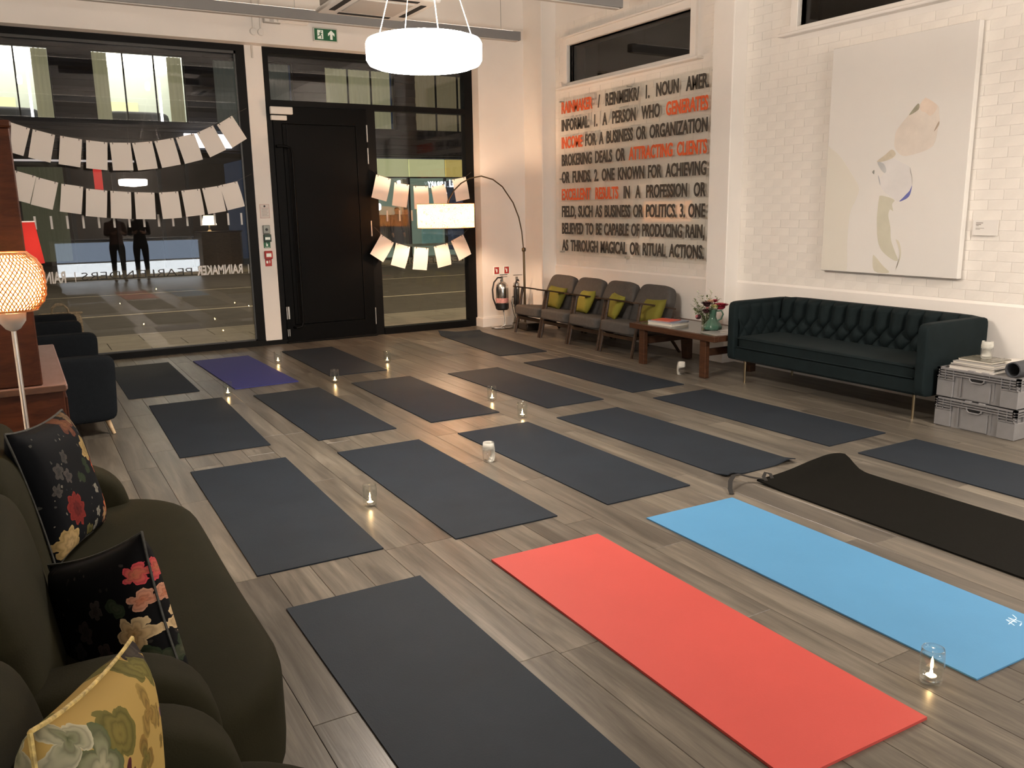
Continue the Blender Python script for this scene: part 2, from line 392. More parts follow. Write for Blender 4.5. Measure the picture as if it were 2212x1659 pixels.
struct('ceiling', G().bb(XL-.2, XR+.3, YB-.2, YF+.3, ZC, ZC+.12), CEIL)
struct('wall_left', G().bb(XL-.15, XL, YB-.15, YF+.1, 0, ZC), WALL)
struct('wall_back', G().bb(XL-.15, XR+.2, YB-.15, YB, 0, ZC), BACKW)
# front wall: header, short stretch on the right
wf = G().bb(XL, 6.6, YH, YF+.12, 3.54, ZC).bb(5.58, 6.6, YH, YF+.12, 0, 3.54)
struct('wall_front', wf, WALL)
# right wall: plaster dado below a ledge, brick above, with two high windows
W1 = (7.26, 9.60, 3.215, 3.675); W2 = (3.2, 5.81, 3.23, 3.70)
wr = G()
wr.bb(XR, XR+.25, YB, YH+.1, 0, 0.0)
def wall_with_holes(g, x0, x1, y0, y1, z0, z1, holes):
    hs = sorted(holes); y = y0
    for a, b, c, d in hs:
        g.bb(x0, x1, y, a, z0, z1); g.bb(x0, x1, a, b, z0, c); g.bb(x0, x1, a, b, d, z1); y = b
    g.bb(x0, x1, y, y1, z0, z1)
wr = G(); wall_with_holes(wr, XR+.006, XR+.25, YB, YF, 0, ZC, [W1, W2])
wr.bb(XR-.014, XR+.006, YB, 6.46, 0, 0.835); wr.bb(XR-.014, XR+.006, 6.75, 9.92, 0, 0.835)
for (a, b) in ((YB, 6.46), (6.75, 9.92)):
    wr.add([(XR-.014, a, .835), (XR-.014, b, .835), (XR+.006, b, .856), (XR+.006, a, .856)], [(0, 1, 2, 3)])
wall_r = struct('wall_right', wr, WALL)
struct('trim_1', G().cbox(((6.32+XR)/2+.05, (6.46+6.75)/2, ZC/2), (XR-6.32+.1, .29, ZC), .008), WALL)
struct('trim_2', G().cbox(((6.285+XR)/2+.05, (9.92+10.45)/2, ZC/2), (XR-6.285+.1, .53, ZC), .008), WALL)
# bricks
CH, BLN = 0.0775, 0.2275
bricks = []
z = 0.858
row = 0
while z < 3.95:
    for (a, b) in ((1.6, 6.46), (6.75, 9.92)):
        y = a + (0 if row % 2 else -BLN/2)
        while y < b:
            p, q = max(y, a), min(y+BLN, b)
            if q-p > 0.05:
                hit = False
                for (c, d, e, f) in (W1, W2):
                    if z+CH > e-.09 and z < f+.09 and q > c-.09 and p < d+.09: hit = True
                if not hit: bricks.append((p, q, z))
            y += BLN
    z += CH; row += 1
def bvis(bk):
    cy, cz = (bk[0]+bk[1])/2, bk[2]
    hid = (4.03 < cy < 5.36 and 1.03 < cz < 2.93) or cy < 3.3
    d = XR*ff[0]+cy*ff[1]
    return d + (50 if hid else 0) + (2.2 if cz > 2.6 else 0)
bricks.sort(key=bvis)
def brick_geo(g, p, q, z, loc=False):
    d = 0.0028+random.random()*0.0018
    c = (0, 0, 0) if loc else (XR+.006-d/2, (p+q)/2, z+CH/2)
    g.cbox(c, (d, q-p-0.0022-random.random()*.0012, CH-0.0038-random.random()*.0018), 0.0010); return g
bm_cache = [brick_geo(G(), 0, BLN, 0, True).mesh('brick', BRICKP) for _ in range(10)]
rest = G()
for i, (p, q, z) in enumerate(bricks):
    if i < 300:
        if q-p > BLN-1e-4:
            o = ob('brick', random.choice(bm_cache), None, wall_r); o.location = (XR+.0042, (p+q)/2, z+CH/2)
        else:
            ob('brick', brick_geo(G(), p, q, z), BRICKP, wall_r)
    else: brick_geo(rest, p, q, z)
ob('brick', rest, BRICKP, wall_r, kind='stuff')
# baseboards
def bboard(name, g): return struct(name, g, WALL)
b = G().bb(XR-.034, XR-.014, YB, 6.46, 0, .12).bb(XR-.034, XR-.014, 6.75, 9.92, 0, .12).bb(XR-.026, XR-.014, YB, 6.46, .12, .14).bb(XR-.026, XR-.014, 6.75, 9.92, .12, .14)
b.bb(6.30, 6.32, 6.44, 6.77, 0, .13).bb(6.32, XR-.02, 6.44, 6.46, 0, .13); b.bb(6.265, 6.285, 9.90, YH, 0, .13).bb(6.265, XR-.02, 9.90, 9.92, 0, .13)
bboard('baseboard_right', b)
bboard('baseboard_front', G().bb(5.56, 6.29, YH-.02, YH, 0, .12).bb(5.56, 6.29, YH-.012, YH, .12, .14).bb(5.56, 5.58, YH, YF, 0, .12))
bboard('baseboard_left', G().bb(XL, XL+.02, YB, YF, 0, .12))
# high windows of the right wall
for k, (a, b, c, d) in enumerate((W1, W2)):
    fr = G()
    for (y0, y1, z0, z1) in ((a-.085, a, c-.05, d+.09), (b, b+.085, c-.05, d+.09), (a, b, d, d+.09), (a, b, c-.05, c)):
        fr.cbox((XR-.01, (y0+y1)/2, (z0+z1)/2), (.05, y1-y0, z1-z0), .006)
    wn = struct('window_%d' % (k+1), fr, WHITEPL if False else WALL)
    ob('window_sill', G().cbox((XR-.035, (a+b)/2, c-.062), (.11, b-a+.36, .028), .006), WALL, wn)
    ob('window_head', G().cbox((XR-.03, (a+b)/2, d+.1), (.07, b-a+.2, .022), .005), WALL, wn)
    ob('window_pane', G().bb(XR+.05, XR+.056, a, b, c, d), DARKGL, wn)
    ob('window_reveal', G().bb(XR+.02, XR+.25, a-.02, a, c-.02, d+.02).bb(XR+.02, XR+.25, b, b+.02, c-.02, d+.02).bb(XR+.02, XR+.25, a, b, c-.02, c).bb(XR+.02, XR+.25, a, b, d, d+.02), WALL, wn)
DARKROOM = pbr('dark_box_paint', (0.10, 0.085, 0.065), 0.8)  # dark box added behind the high windows; its colour supplies the darkness
dk = struct('wall_dark_box', G().bb(XR+1.5, XR+1.6, 1.5, 11, 2.6, 4.6).bb(XR+.25, XR+1.6, 1.5, 11, 2.55, 2.6).bb(XR+.25, XR+1.6, 1.5, 11, 4.55, 4.6).bb(XR+.25, XR+1.6, 1.4, 1.5, 2.6, 4.6).bb(XR+.25, XR+1.6, 11, 11.1, 2.6, 4.6), DARKROOM)

# ------------------------------------------------------------------ shop front
def frame(g, x0, x1, z0, z1, y0=10.56, y1=10.68): return g.bb(x0, x1, y0, y1, z0, z1)
f1 = G(); frame(f1, XL, 2.59, 0, .07, 10.54); frame(f1, XL, 2.59, 3.47, 3.56); frame(f1, 2.49, 2.59, .07, 3.47); frame(f1, XL, XL+.1, .07, 3.47)
win3 = struct('window_3', f1, BLK)
ob('window_pane', G().bb(XL+.1, 2.49, 10.61, 10.635, .07, 3.47), WINGLASS, win3)
ob('glazing_bead', G().bb(2.47, 2.49, 10.575, 10.6, .07, 3.47).bb(XL+.1, 2.49, 10.575, 10.6, .07, .085).bb(XL+.1, 2.49, 10.575, 10.6, 3.44, 3.47), pbr('dark_grey_bead', (.05, .05, .048), .4), win3)
struct('trim_3', G().cbox((2.692, 10.6, 1.8), (.204, .09, 3.49), .004), WALL)
f2 = G(); frame(f2, 2.795, 2.86, 0, 3.56); frame(f2, 2.86, 5.46, 3.47, 3.56); frame(f2, 2.86, 5.46, 2.875, 2.945); frame(f2, 4.055, 4.17, 0, 2.875); frame(f2, 5.46, 5.585, 0, 3.56); frame(f2, 4.17, 5.46, 0, .09, 10.54); frame(f2, 2.59, 2.86, 0, .055, 10.54)
win4 = struct('window_4', f2, BLK)
ob('window_pane', G().bb(2.86, 5.46, 10.61, 10.635, 2.945, 3.47), WINGLASS, win4)
ob('window_pane', G().bb(4.17, 5.46, 10.61, 10.635, .09, 2.875), WINGLASS, win4)
door = struct('door_1', G().bb(2.865, 2.965, 10.545, 10.60, .02, 2.87).bb(3.905, 4.05, 10.545, 10.60, .02, 2.87).bb(2.965, 3.905, 10.545, 10.60, 2.675, 2.87).bb(2.965, 3.905, 10.545, 10.60, .02, .225), BLKP)
ob('door_panel', G().cbox((3.435, 10.572, 1.45), (.932, .044, 2.442), .006), BLKP, door)
ob('stile_strip', G().bb(3.02, 3.03, 10.543, 10.551, .23, 2.67).bb(3.90, 3.905, 10.541, 10.551, .2, 2.7), BLK, door)
hd = ob('door_handle', G().tube([(2.885, 10.545, 2.405), (2.89, 10.49, 2.405), (2.97, 10.47, 2.405), (3.03, 10.465, 2.385), (3.05, 10.465, 2.32), (3.05, 10.465, 0.27), (3.03, 10.465, .21), (2.97, 10.47, .2), (2.95, 10.545, .2)], .016, 10), BLK, door, True)
ob('door_closer', G().cbox((2.965, 10.52, 2.82), (.27, .05, .085), .006), WHITEPL, door)
ob('closer_bracket', G().cbox((2.93, 10.525, 2.735), (.19, .04, .055), .005), WHITEPL, door)
for z0, z1 in ((2.48, 2.69), (2.21, 2.41), (1.30, 1.50), (.15, .37)): ob('hinge', G().cbox((4.045, 10.54, (z0+z1)/2), (.016, .02, z1-z0), .003), STEEL, door)
ob('lock_plate', G().cbox((2.868, 10.535, .385), (.014, .02, .16), .003), STEEL, door); ob('lock_plate', G().cbox((2.895, 10.54, .385), (.024, .012, .16), .003), STEEL, door)
for xx in (2.868, 2.888): ob('floor_bolt', G().cbox((xx, 10.538, .135), (.011, .014, .09), .002), STEEL, door)
ob('threshold', G().cbox((3.45, 10.535, .012), (1.2, .06, .02), .004), BLK, door)
# vinyl on the panes: letters as read from the street, and a row of short white dashes
VINW = pbr('white_vinyl', (.78, .76, .72), .5); VINB = pbr('black_vinyl', (.015, .015, .015), .5)
for side, panex in ((win3, [0.156*i+0.08 for i in range(16)]), (win4, [4.30+.177*i for i in range(7)])):
    for xx in panex:
        if xx < 2.46 or xx > 4.2: ob('vinyl_dash', G().bb(xx-.011, xx+.011, 10.6065, 10.6095, 1.485, 1.625), VINW, side)
def vinyl(s, x0, x1, z0, cap, mat, par, bold): text_obj('vinyl_lettering', s, mat, par, M_FRONT(x0, z0, 10.608), x1-x0, cap, bold, mirror=True)
vinyl('RAINMAKER', 1.855, 2.385, .91, .105, VINW, win3, .03)
ob('vinyl_bar', G().bb(2.452, 2.46, 10.6065, 10.6095, .90, 1.01), VINW, win3)
vinyl('PEARLFINDERS', .62, 1.80, .915, .085, VINB, win3, -.012)
ob('vinyl_bar', G().bb(.555, .563, 10.6065, 10.6095, .90, 1.01), VINW, win3)
vinyl('RAINMAKER', -.06, .465, .90, .12, VINW, win3, .03)
vinyl('PEARLFINDERS', 4.35, 5.40, .915, .075, VINB, win4, -.012)

# ------------------------------------------------------------------ yoga mats
def mat_mesh(w, l, th, fn=None, nu=10, nv=24):
    g = G()
    def P(u, v, top):
        x, y = (u-.5)*w, (v-.5)*l; dz = fn(u, v) if fn else 0.0
        return (x, y, dz+(th if top else 0.0))
    g.grid(lambda u, v: P(u, v, True), nu, nv); g.grid(lambda u, v: P(u, v, False), nu, nv, flip=True)
    for k in range(nv):
        for u in (0, 1):
            a, b = k/nv, (k+1)/nv; q = [P(u, a, 0), P(u, b, 0), P(u, b, 1), P(u, a, 1)]; g.add(q, [(0, 1, 2, 3)])
    for k in range(nu):
        for v in (0, 1):
            a, b = k/nu, (k+1)/nu; q = [P(a, v, 0), P(b, v, 0), P(b, v, 1), P(a, v, 1)]; g.add(q, [(0, 1, 2, 3)])
    return g
def yoga(cx, cy, ang, label, mat=NAVY, w=.61, l=1.83, th=.006, fn=None, nu=2, nv=4):
    o = ob('yoga_mat', mat_mesh(w, l, th, fn, nu, nv), mat, None, True if fn else False, label=label, cat='yoga mat', group='yoga mats laid out in rows on the floor')
    o.location = (cx, cy, 0.0008); o.rotation_euler = (0, 0, math.radians(ang)); return o
PURP = pbr('purple_foam', (.032, .036, .17), .65, bump=.15, bscale=220, spec=.3)
REDM = pbr('coral_red_foam', (.46, .062, .050), .65, var=.04, vscale=2, bump=.1, bscale=220, spec=.3)
BLUEM = pbr('sky_blue_foam', (.072, .235, .43), .65, var=.04, vscale=2, bump=.1, bscale=220, spec=.3)
BLKM = pbr('charcoal_foam', (.0055, .0052, .004), .85, bump=.4, bscale=300, spec=.08)
yoga(1.043, 9.05, 0, 'dark slate yoga mat beside the blue armchair, nearest the shop window')
yoga(1.923, 8.949, 1.7, 'purple yoga mat by the shop window', PURP, th=.009)
yoga(2.911, 9.026, -.4, 'dark slate yoga mat in front of the black door')
def curl_far(u, v):
    t = max(0.0, (v-.93)/.07); s = max(0.0, (.45-u)/.45)
    return .055*t*t*(.35+.65*s)
yoga(4.954, 9.09, -4.1, 'dark slate yoga mat with curled end, near the fire extinguishers', fn=curl_far, nu=10, nv=60, l=1.9, w=.60)
yoga(1.138, 6.815, -1.3, 'dark slate yoga mat second nearest the window in the column along the left sofas')
yoga(2.040, 6.732, .7, 'dark slate yoga mat between the purple mat and the tall lit candle glass')
yoga(2.963, 6.753, -.2, 'dark slate yoga mat directly behind the door mat, in the middle of the second row')
yoga(3.946, 6.655, .7, 'dark slate yoga mat in the second row, beside the two close candle glasses', w=.58)
yoga(4.908, 6.736, .9, 'dark slate yoga mat in front of the wooden coffee table')
yoga(1.106, 4.610, -.8, 'dark slate yoga mat beside the far end of the olive green sofa seat')
yoga(2.060, 4.521, -.2, 'dark slate yoga mat right of the lit candle glass in the third row')
yoga(2.991, 4.517, .4, 'dark slate yoga mat beside the unlit frosted glass on the floor')
def curl_near(u, v):
    t = max(0.0, (.05-v)/.05); return .022*t*(math.exp(-((u-.9)/.14)**2)+math.exp(-((u-.06)/.1)**2))
yoga(3.875, 4.514, 1.3, 'dark slate yoga mat with lifted near corners, next to the charcoal mat strap', fn=curl_near, nu=24, nv=60)
yoga(4.945, 4.635, .9, 'dark slate yoga mat in front of the teal velvet sofa')
yoga(4.985, 2.59, 0, 'dark slate yoga mat cut by the right edge of the photo, below the crates')
yoga(1.115, 2.39, 0, 'dark slate yoga mat at the bottom of the photo, left of the red mat')
yoga(2.066, 2.36, -.9, 'coral red yoga mat between the dark mat and the blue mat', REDM, th=.01)
bl = yoga(3.03, 2.40, -1.0, 'sky blue yoga mat between the red mat and the charcoal mat', BLUEM, th=.006)
LOGO = pbr('pale_print', (.55, .72, .85), .6)
lg = G()
for (x0, y0, x1, y1) in ((-.02, 0, .0, .045), (.0, .045, .012, .01), (.012, .01, .022, .05), (.022, .05, .03, .0), (-.03, .018, .04, .028), (.045, .03, .06, .055), (-.005, -.012, .02, -.004)):
    lg.tube([(x0, y0, 0), (x1, y1, 0)], .0022, 4)
o = ob('print_mark', lg, LOGO, bl); o.location = (.20, -.76, .0064); o.scale = (1, 1, .15)
def hump(u, v):
    return .085*math.exp(-((v-.965)/.05)**2)*math.exp(-((u-.85)/.42)**2)*(1 if v < .965 else 1.0) + .012*max(0, (v-.9)/.1)
bk = yoga(4.0, 2.50, -.5, 'charcoal grooved yoga mat with a black strap and a lifted end', BLKM, w=.68, l=1.85, th=.009, fn=hump, nu=24, nv=50)
STRAP = pbr('black_webbing', (.008, .007, .006), .8)
def ribbon(pts, w, th, up=(0, 0, 1)):
    g = G(); n = len(pts); vs = []; P = [Vector(p) for p in pts]
    for i in range(n):
        t = (P[min(i+1, n-1)]-P[max(i-1, 0)]).normalized(); s = t.cross(Vector(up)).normalized()*w/2; nn = s.cross(t).normalized()*th/2
        vs += [P[i]-s-nn, P[i]+s-nn, P[i]+s+nn, P[i]-s+nn]
    fs = [(0, 1, 2, 3), tuple(4*(n-1)+k for k in (3, 2, 1, 0))]
    for i in range(n-1):
        for k in range(4): fs.append((4*i+k, 4*i+(k+1) % 4, 4*i+4+(k+1) % 4, 4*i+4+k))
    return g.add(vs, fs)
ob('strap', ribbon([(-.30, .90, .022), (-.37, .955, .035), (-.42, .99, .05), (-.47, .985, .055), (-.53, .95, .04), (-.58, .90, .015), (-.615, .85, .004)], .026, .003), STRAP, bk)
ob('strap_loop', ribbon([(-.31, .88, .02), (-.285, .925, .03), (-.25, .945, .045), (-.235, .92, .04), (-.25, .89, .022)], .022, .003), STRAP, bk)

# ------------------------------------------------------------------ candle glasses
FLAME = emis('candle_flame', (1.0, .62, .26), 110.0)
WAX = pbr('glowing_wax', (.9, .8, .65), .5, emit=(1.0, .72, .40), es=3.0)
TIN = pbr('tealight_tin', (.7, .68, .65), .25, metal=1.0)
FROST = None
def frost_mat():
    m, n = nt('part_frosted_glass')
    out = nd(n, 'ShaderNodeOutputMaterial'); mx = nd(n, 'ShaderNodeMixShader'); fr = schlick(n, 1.45)
    t = nd(n, 'ShaderNodeBsdfTransparent'); g = nd(n, 'ShaderNodeBsdfGlossy', Roughness=.02); n.links.new(fr.outputs[0], mx.inputs[0]); n.links.new(t.outputs[0], mx.inputs[1]); n.links.new(g.outputs[0], mx.inputs[2])
    d = nd(n, 'ShaderNodeBsdfTranslucent'); d.inputs[0].default_value = (.75, .75, .7, 1); d2 = nd(n, 'ShaderNodeBsdfDiffuse'); d2.inputs[0].default_value = (.72, .71, .66, 1)
    md = nd(n, 'ShaderNodeMixShader'); md.inputs[0].default_value = .55; n.links.new(d.outputs[0], md.inputs[1]); n.links.new(d2.outputs[0], md.inputs[2])
    tc = nd(n, 'ShaderNodeTexCoord'); nz = nd(n, 'ShaderNodeTexNoise', Scale=6.0, Detail=0.0); n.links.new(tc.outputs['Object'], nz.inputs['Vector'])
    r = nd(n, 'ShaderNodeValToRGB'); r.color_ramp.elements[0].position = .47; r.color_ramp.elements[1].position = .53; n.links.new(nz.outputs[0], r.inputs[0])
    m2 = nd(n, 'ShaderNodeMixShader'); n.links.new(r.outputs[0], m2.inputs[0]); n.links.new(mx.outputs[0], m2.inputs[1]); n.links.new(md.outputs[0], m2.inputs[2]); n.links.new(m2.outputs[0], out.inputs[0])
    return m
FROST = frost_mat()
gp = [(0, 0.0), (.028, 0.0), (.036, .004), (.039, .02), (.041, .06), (.040, .10), (.037, .128), (.0355, .128), (.0385, .10), (.0395, .06), (.0375, .022), (.033, .014), (0, .012)]
glass_me = G().lathe(gp, 24).mesh('candle_glass', TUMB, 'all'); frost_me = G().lathe(gp, 24).mesh('candle_glass', FROST, 'all')
tin_me = G().lathe([(0, 0), (.0185, 0), (.019, .013), (.0178, .013), (.0175, .009), (0, .009)], 20).mesh('tin_cup', TIN, True)
wax_me = G().lathe([(0, .0085), (.0174, .0085), (.0174, .0105), (.004, .0112), (0, .0112)], 20).mesh('wax', WAX, True)
fl_me = G().lathe([(0, .013), (.0035, .016), (.0052, .021), (.0045, .028), (.0022, .036), (0, .042)], 10).mesh('flame', FLAME, True)
wick_me = G().tube([(0, 0, .010), (.0005, 0, .016)], .0006, 5).mesh('wick', BLACKPL)
CND = [(1.535, 7.80, 'beside the near corner of the purple mat'), (2.374, 9.218, 'between the purple mat and the mat at the door'), (2.544, 7.80, 'tall in the gap below the mat at the black door'),
       (3.386, 8.54, 'right of the mat in front of the black door'), (3.426, 6.25, 'left of two close together in the second row'), (3.335, 5.59, 'right of two close together, by the third row of mats'),
       (1.567, 4.31, 'between the two third row mats near the olive sofa'), (2.568, 1.57, 'nearest the camera between the red and blue mats')]
for x, y, d in CND:
    o = ob('candle_glass', glass_me, None, None, label='clear tumbler with lit tealight, '+d, cat='glass', group='candle glasses on the floor'); o.location = (x, y, .0008)
    t = thing('tealight', 'lit tealight inside the tumbler, '+d, 'candle', (x, y, .0135), group='lit tealights in the glasses')
    ob('tin_cup', tin_me, None, t); ob('wax', wax_me, None, t); ob('wick', wick_me, None, t); ob('flame', fl_me, None, t)
for x, y, z, d in ((2.543, 4.70, .0008, 'unlit part-frosted glass tumbler on the floor beside a slate mat'), (5.52, 6.20, .0008, 'unlit part-frosted glass tumbler on the floor under the coffee table edge')):
    o = ob('candle_glass', frost_me, None, None, label=d, cat='glass', group='candle glasses on the floor'); o.location = (x, y, z); o.rotation_euler = (0, 0, x*3)

# ------------------------------------------------------------------ acrylic text panel
YL, YR_ = 9.667, 6.912
tp = thing('text_panel', 'large clear acrylic wall panel printed with a dictionary definition', 'wall panel', (6.44, 8.31, 2.0))
T0 = Vector((6.44, 8.31, 2.0))
def loc(g): g.v = [tuple(Vector(v)-T0) for v in g.v]; return g
ob('acrylic_sheet', loc(G().bb(6.436, 6.442, 6.82, 9.75, 1.0, 3.03)), PANEGL, tp)
for yy in (6.86, 9.71):
    for zz in (1.04, 2.99): ob('standoff', loc(G().tube([(6.43, yy, zz), (6.50, yy, zz)], .011, 12)), STEEL, tp)
for yy in (8.28,):
    for zz in (1.02, 3.01): ob('standoff', loc(G().tube([(6.43, yy, zz), (6.50, yy, zz)], .011, 12)), STEEL, tp)
ob('standoff', loc(G().tube([(6.43, 9.72, 2.0), (6.50, 9.72, 2.0)], .011, 12)), STEEL, tp)
INK = pbr('dark_grey_lettering', (.06, .052, .043), .6); ORG = pbr('orange_lettering', (.78, .13, .035), .6)
LINES = ['*RAINMAKER / REINMEIKR/ 1. NOUN AMER.', 'INFORMAL. 1. A PERSON WHO *GENERATES', '*INCOME FOR A BUSINESS OR ORGANIZATION', 'BROKERING DEALS OR *ATTRACTING *CLIENTS',
         'OR FUNDS. 2. ONE KNOWN FOR ACHIEVING', '*EXCELLENT *RESULTS IN A PROFESSION OR', 'FIELD, SUCH AS BUSINESS OR POLITICS. 3. ONE', 'BELIEVED TO BE CAPABLE OF PRODUCING RAIN,', 'AS THROUGH MAGICAL OR RITUAL ACTIONS.']
for i, ln in enumerate(LINES):
    ws = ln.split(' '); zb = 2.835-.2216*i; cap = .14
    nat = []
    for wd in ws:
        vs, fs, x0, x1 = text_mesh(wd.replace('*', ''), .024, .0)
        nat.append((x1-x0)*cap/CAPH)
    tot = YL-YR_; ngap = len(ws)-1
    k = min(.62, (tot-ngap*.055)/sum(nat)); gap = (tot-k*sum(nat))/ngap
    y = YL
    for wd, nw in zip(ws, nat):
        g = G(); vs, fs, x0, x1 = text_mesh(wd.replace('*', ''), .024, .02)
        sx, sy = nw*k/(x1-x0), cap/CAPH; M = M_RIGHTWALL(y, zb, 6.4325)
        g.add([((v[0]-x0)*sx, v[1]*sy, v[2]*.16) for v in vs], fs, M)
        ob('lettering', loc(g), ORG if '*' in wd else INK, tp)
        y -= nw*k+gap

# ------------------------------------------------------------------ painting and its caption card
CANV = pbr('pale_canvas', (.80, .778, .742), .7, var=.025, vscale=1.2)
PO = Vector((6.46, 4.694, 1.99))
pt = thing('painting', 'tall pale canvas painting of a faint flower bud above the teal sofa', 'painting', PO)
ob('canvas', G().cbox((.005, 0, 0), (.055, 1.33, 1.935), .004), CANV, pt)
def paint(name, pts, col, lift=.0006, rough=.7, var=0.0):
    g = G(); n = len(pts); front = -.0225-lift
    # pts are (y, z) on the wall
    M = Matrix(((0, 0, 1, front), (1, 0, 0, -PO.y), (0, 1, 0, -PO.z), (0, 0, 0, 1)))
    sm = []
    for i in range(n):
        a, b, c, d = [Vector(pts[(i+q) % n]) for q in (-1, 0, 1, 2)]
        for t in (0, .25, .5, .75):
            q_ = .5*((2*b)+(-a+c)*t+(2*a-5*b+4*c-d)*t*t+(-a+3*b-3*c+d)*t**3); sm.append((min(5.352, max(4.036, q_[0])), min(2.95, max(1.03, q_[1]))))
    g.prism(sm, -.0004, .0002, M)
    return ob(name, g, pbr('paint_'+name, col, rough, var=var, vscale=5), pt)
paint('painted_wash', [(5.352, 2.20), (5.352, 2.135), (5.226, 2.044), (5.10, 1.9), (5.0, 1.76), (5.02, 1.66), (5.073, 1.541), (5.085, 1.3), (5.075, 1.03), (5.2, 1.0), (5.352, 1.0), (5.38, 1.5)], (.775, .745, .665))
paint('painted_bud', [(4.476, 2.397), (4.56, 2.33), (4.666, 2.213), (4.680, 2.13), (4.671, 2.069), (4.592, 2.002), (4.452, 2.017), (4.35, 2.05), (4.312, 2.10), (4.30, 2.19), (4.29, 2.25), (4.30, 2.31), (4.319, 2.376), (4.438, 2.435)], (.78, .71, .635), .0008, var=.09)
paint('painted_bud_tip', [(4.476, 2.38), (4.44, 2.43), (4.42, 2.44), (4.325, 2.375), (4.34, 2.32), (4.38, 2.30), (4.42, 2.33), (4.45, 2.34)], (.78, .66, .56), .0012, var=.12)
paint('painted_shade', [(4.49, 2.405), (4.56, 2.33), (4.545, 2.325), (4.48, 2.36)], (.38, .36, .27), .0016, var=.3)
paint('painted_shade', [(4.295, 2.25), (4.293, 2.22), (4.33, 2.175), (4.315, 2.215)], (.45, .36, .28), .0016, var=.3)
paint('painted_petal', [(4.835, 1.972), (4.78, 1.94), (4.741, 1.898), (4.78, 1.85), (4.80, 1.80), (4.749, 1.72), (4.652, 1.659), (4.593, 1.633), (4.498, 1.685), (4.487, 1.762), (4.50, 1.85), (4.518, 1.907), (4.60, 1.95), (4.70, 1.99)], (.765, .75, .74), .0008, var=.05)
paint('painted_shade', [(4.835, 1.972), (4.76, 2.02), (4.70, 2.06), (4.66, 2.02), (4.70, 1.985), (4.79, 1.965)], (.70, .63, .50), .0012, var=.2)
paint('painted_shade', [(4.83, 1.965), (4.79, 1.90), (4.75, 1.87), (4.74, 1.90), (4.77, 1.95)], (.55, .56, .56), .0014, var=.1)
paint('painted_fold', [(4.815, 1.855), (4.80, 1.80), (4.785, 1.77), (4.80, 1.83)], (.45, .47, .50), .0014)
paint('painted_fleck', [(4.875, 1.885), (4.855, 1.90), (4.856, 1.865)], (.30, .30, .27), .0010)
paint('painted_blue_edge', [(4.593, 1.633), (4.53, 1.655), (4.498, 1.69), (4.487, 1.762), (4.505, 1.72), (4.535, 1.69), (4.56, 1.665)], (.16, .18, .48), .0016)
paint('painted_line', [(4.518, 1.907), (4.49, 1.82), (4.487, 1.762), (4.495, 1.82), (4.512, 1.87)], (.40, .38, .36), .0016)
paint('painted_stem', [(4.775, 1.685), (4.79, 1.66), (4.797, 1.52), (4.79, 1.42), (4.774, 1.317), (4.74, 1.24), (4.681, 1.187), (4.60, 1.145), (4.563, 1.152), (4.60, 1.22), (4.646, 1.32), (4.66, 1.42), (4.688, 1.52), (4.675, 1.57), (4.645, 1.555), (4.66, 1.61), (4.64, 1.645), (4.70, 1.67)], (.64, .62, .50), .0008, var=.05)
paint('painted_stem', [(4.81, 1.175), (4.78, 1.165), (4.71, 1.10), (4.64, 1.04), (4.785, 1.045)], (.66, .63, .51), .0008, var=.05)
paint('painted_stem', [(4.60, 1.32), (4.575, 1.27), (4.555, 1.2), (4.565, 1.10), (4.58, 1.07), (4.545, 1.15), (4.54, 1.22), (4.565, 1.30)], (.70, .67, .56), .0008)
pc = thing('caption_card', 'small white caption card on the brick wall beside the painting', 'card', (6.487, 3.868, 1.425))
ob('card', G().box((0, 0, 0), (.006, .195, .118)), pbr('card_white', (.84, .81, .77), .6), pc)
CT = pbr('grey_print', (.28, .25, .22), .7)
for (y0, y1, z, h) in ((.075, .02, .036, .006), (.075, .035, .024, .006), (.073, .052, .014, .004), (.075, .008, -.004, .003), (.075, .04, -.012, .003)):
    ob('printed_line', G().bb(-.0036, -.003, y1, y0, z-h/2, z+h/2), CT, pc)

# ------------------------------------------------------------------ things on the front wall
def loc2(g, o): g.v = [tuple(Vector(v)-Vector(o)) for v in g.v]; return g
def sign(name, label, cat, o): return thing(name, label, cat, o)
GRN = pbr('sign_green', (.01, .13, .05), .45); SIGW = pbr('sign_white', (.75, .78, .70), .5, emit=(.8, .9, .75), es=.12); REDP = pbr('sign_red', (.45, .03, .025), .4)
ex = thing('exit_sign', 'green running man exit sign with an up arrow above the black door', 'exit sign', (3.515, YH-.012, 3.69))
ob('sign_board', G().cbox((0, 0, 0), (.30, .02, .16), .006), pbr('sign_frame', (.62, .63, .58), .4), ex)
ob('green_field', G().bb(-.135, .135, -.0125, -.010, -.065, .065), GRN, ex)
ar = G(); ar.prism([(.055, -.05), (.085, -.05), (.085, .01), (.11, -.012), (.11, .018), (.07, .055), (.03, .018), (.03, -.012), (.055, .01)], 0, .001, M_FRONT(0, 0, -.013)); ob('up_arrow', ar, SIGW, ex)
dr = G(); dr.prism([(-.10, -.05), (-.03, -.05), (-.03, .05), (-.10, .05)], 0, .0008, M_FRONT(0, 0, -.0128)); ob('doorway_mark', dr, SIGW, ex)
rm = G()
for a, b, r_ in (((-.065, .0), (-.06, .022), .008), ((-.065, 0), (-.05, -.02), .006), ((-.05, -.02), (-.052, -.045), .005), ((-.065, 0), (-.082, -.018), .006), ((-.082, -.018), (-.098, -.022), .005), ((-.062, .018), (-.042, .008), .0045), ((-.062, .018), (-.084, .012), .0045)):
    rm.tube([(a[0], -.0135, a[1]), (b[0], -.0135, b[1])], r_, 6)
rm.sbox((-.055, -.0135, .036), (.016, .004, .016), 2, 4); ob('running_man', rm, GRN, ex)
nc = thing('fire_notice', 'small white notice with red border on the white pillar', 'notice', (2.69, 10.552, 1.64))
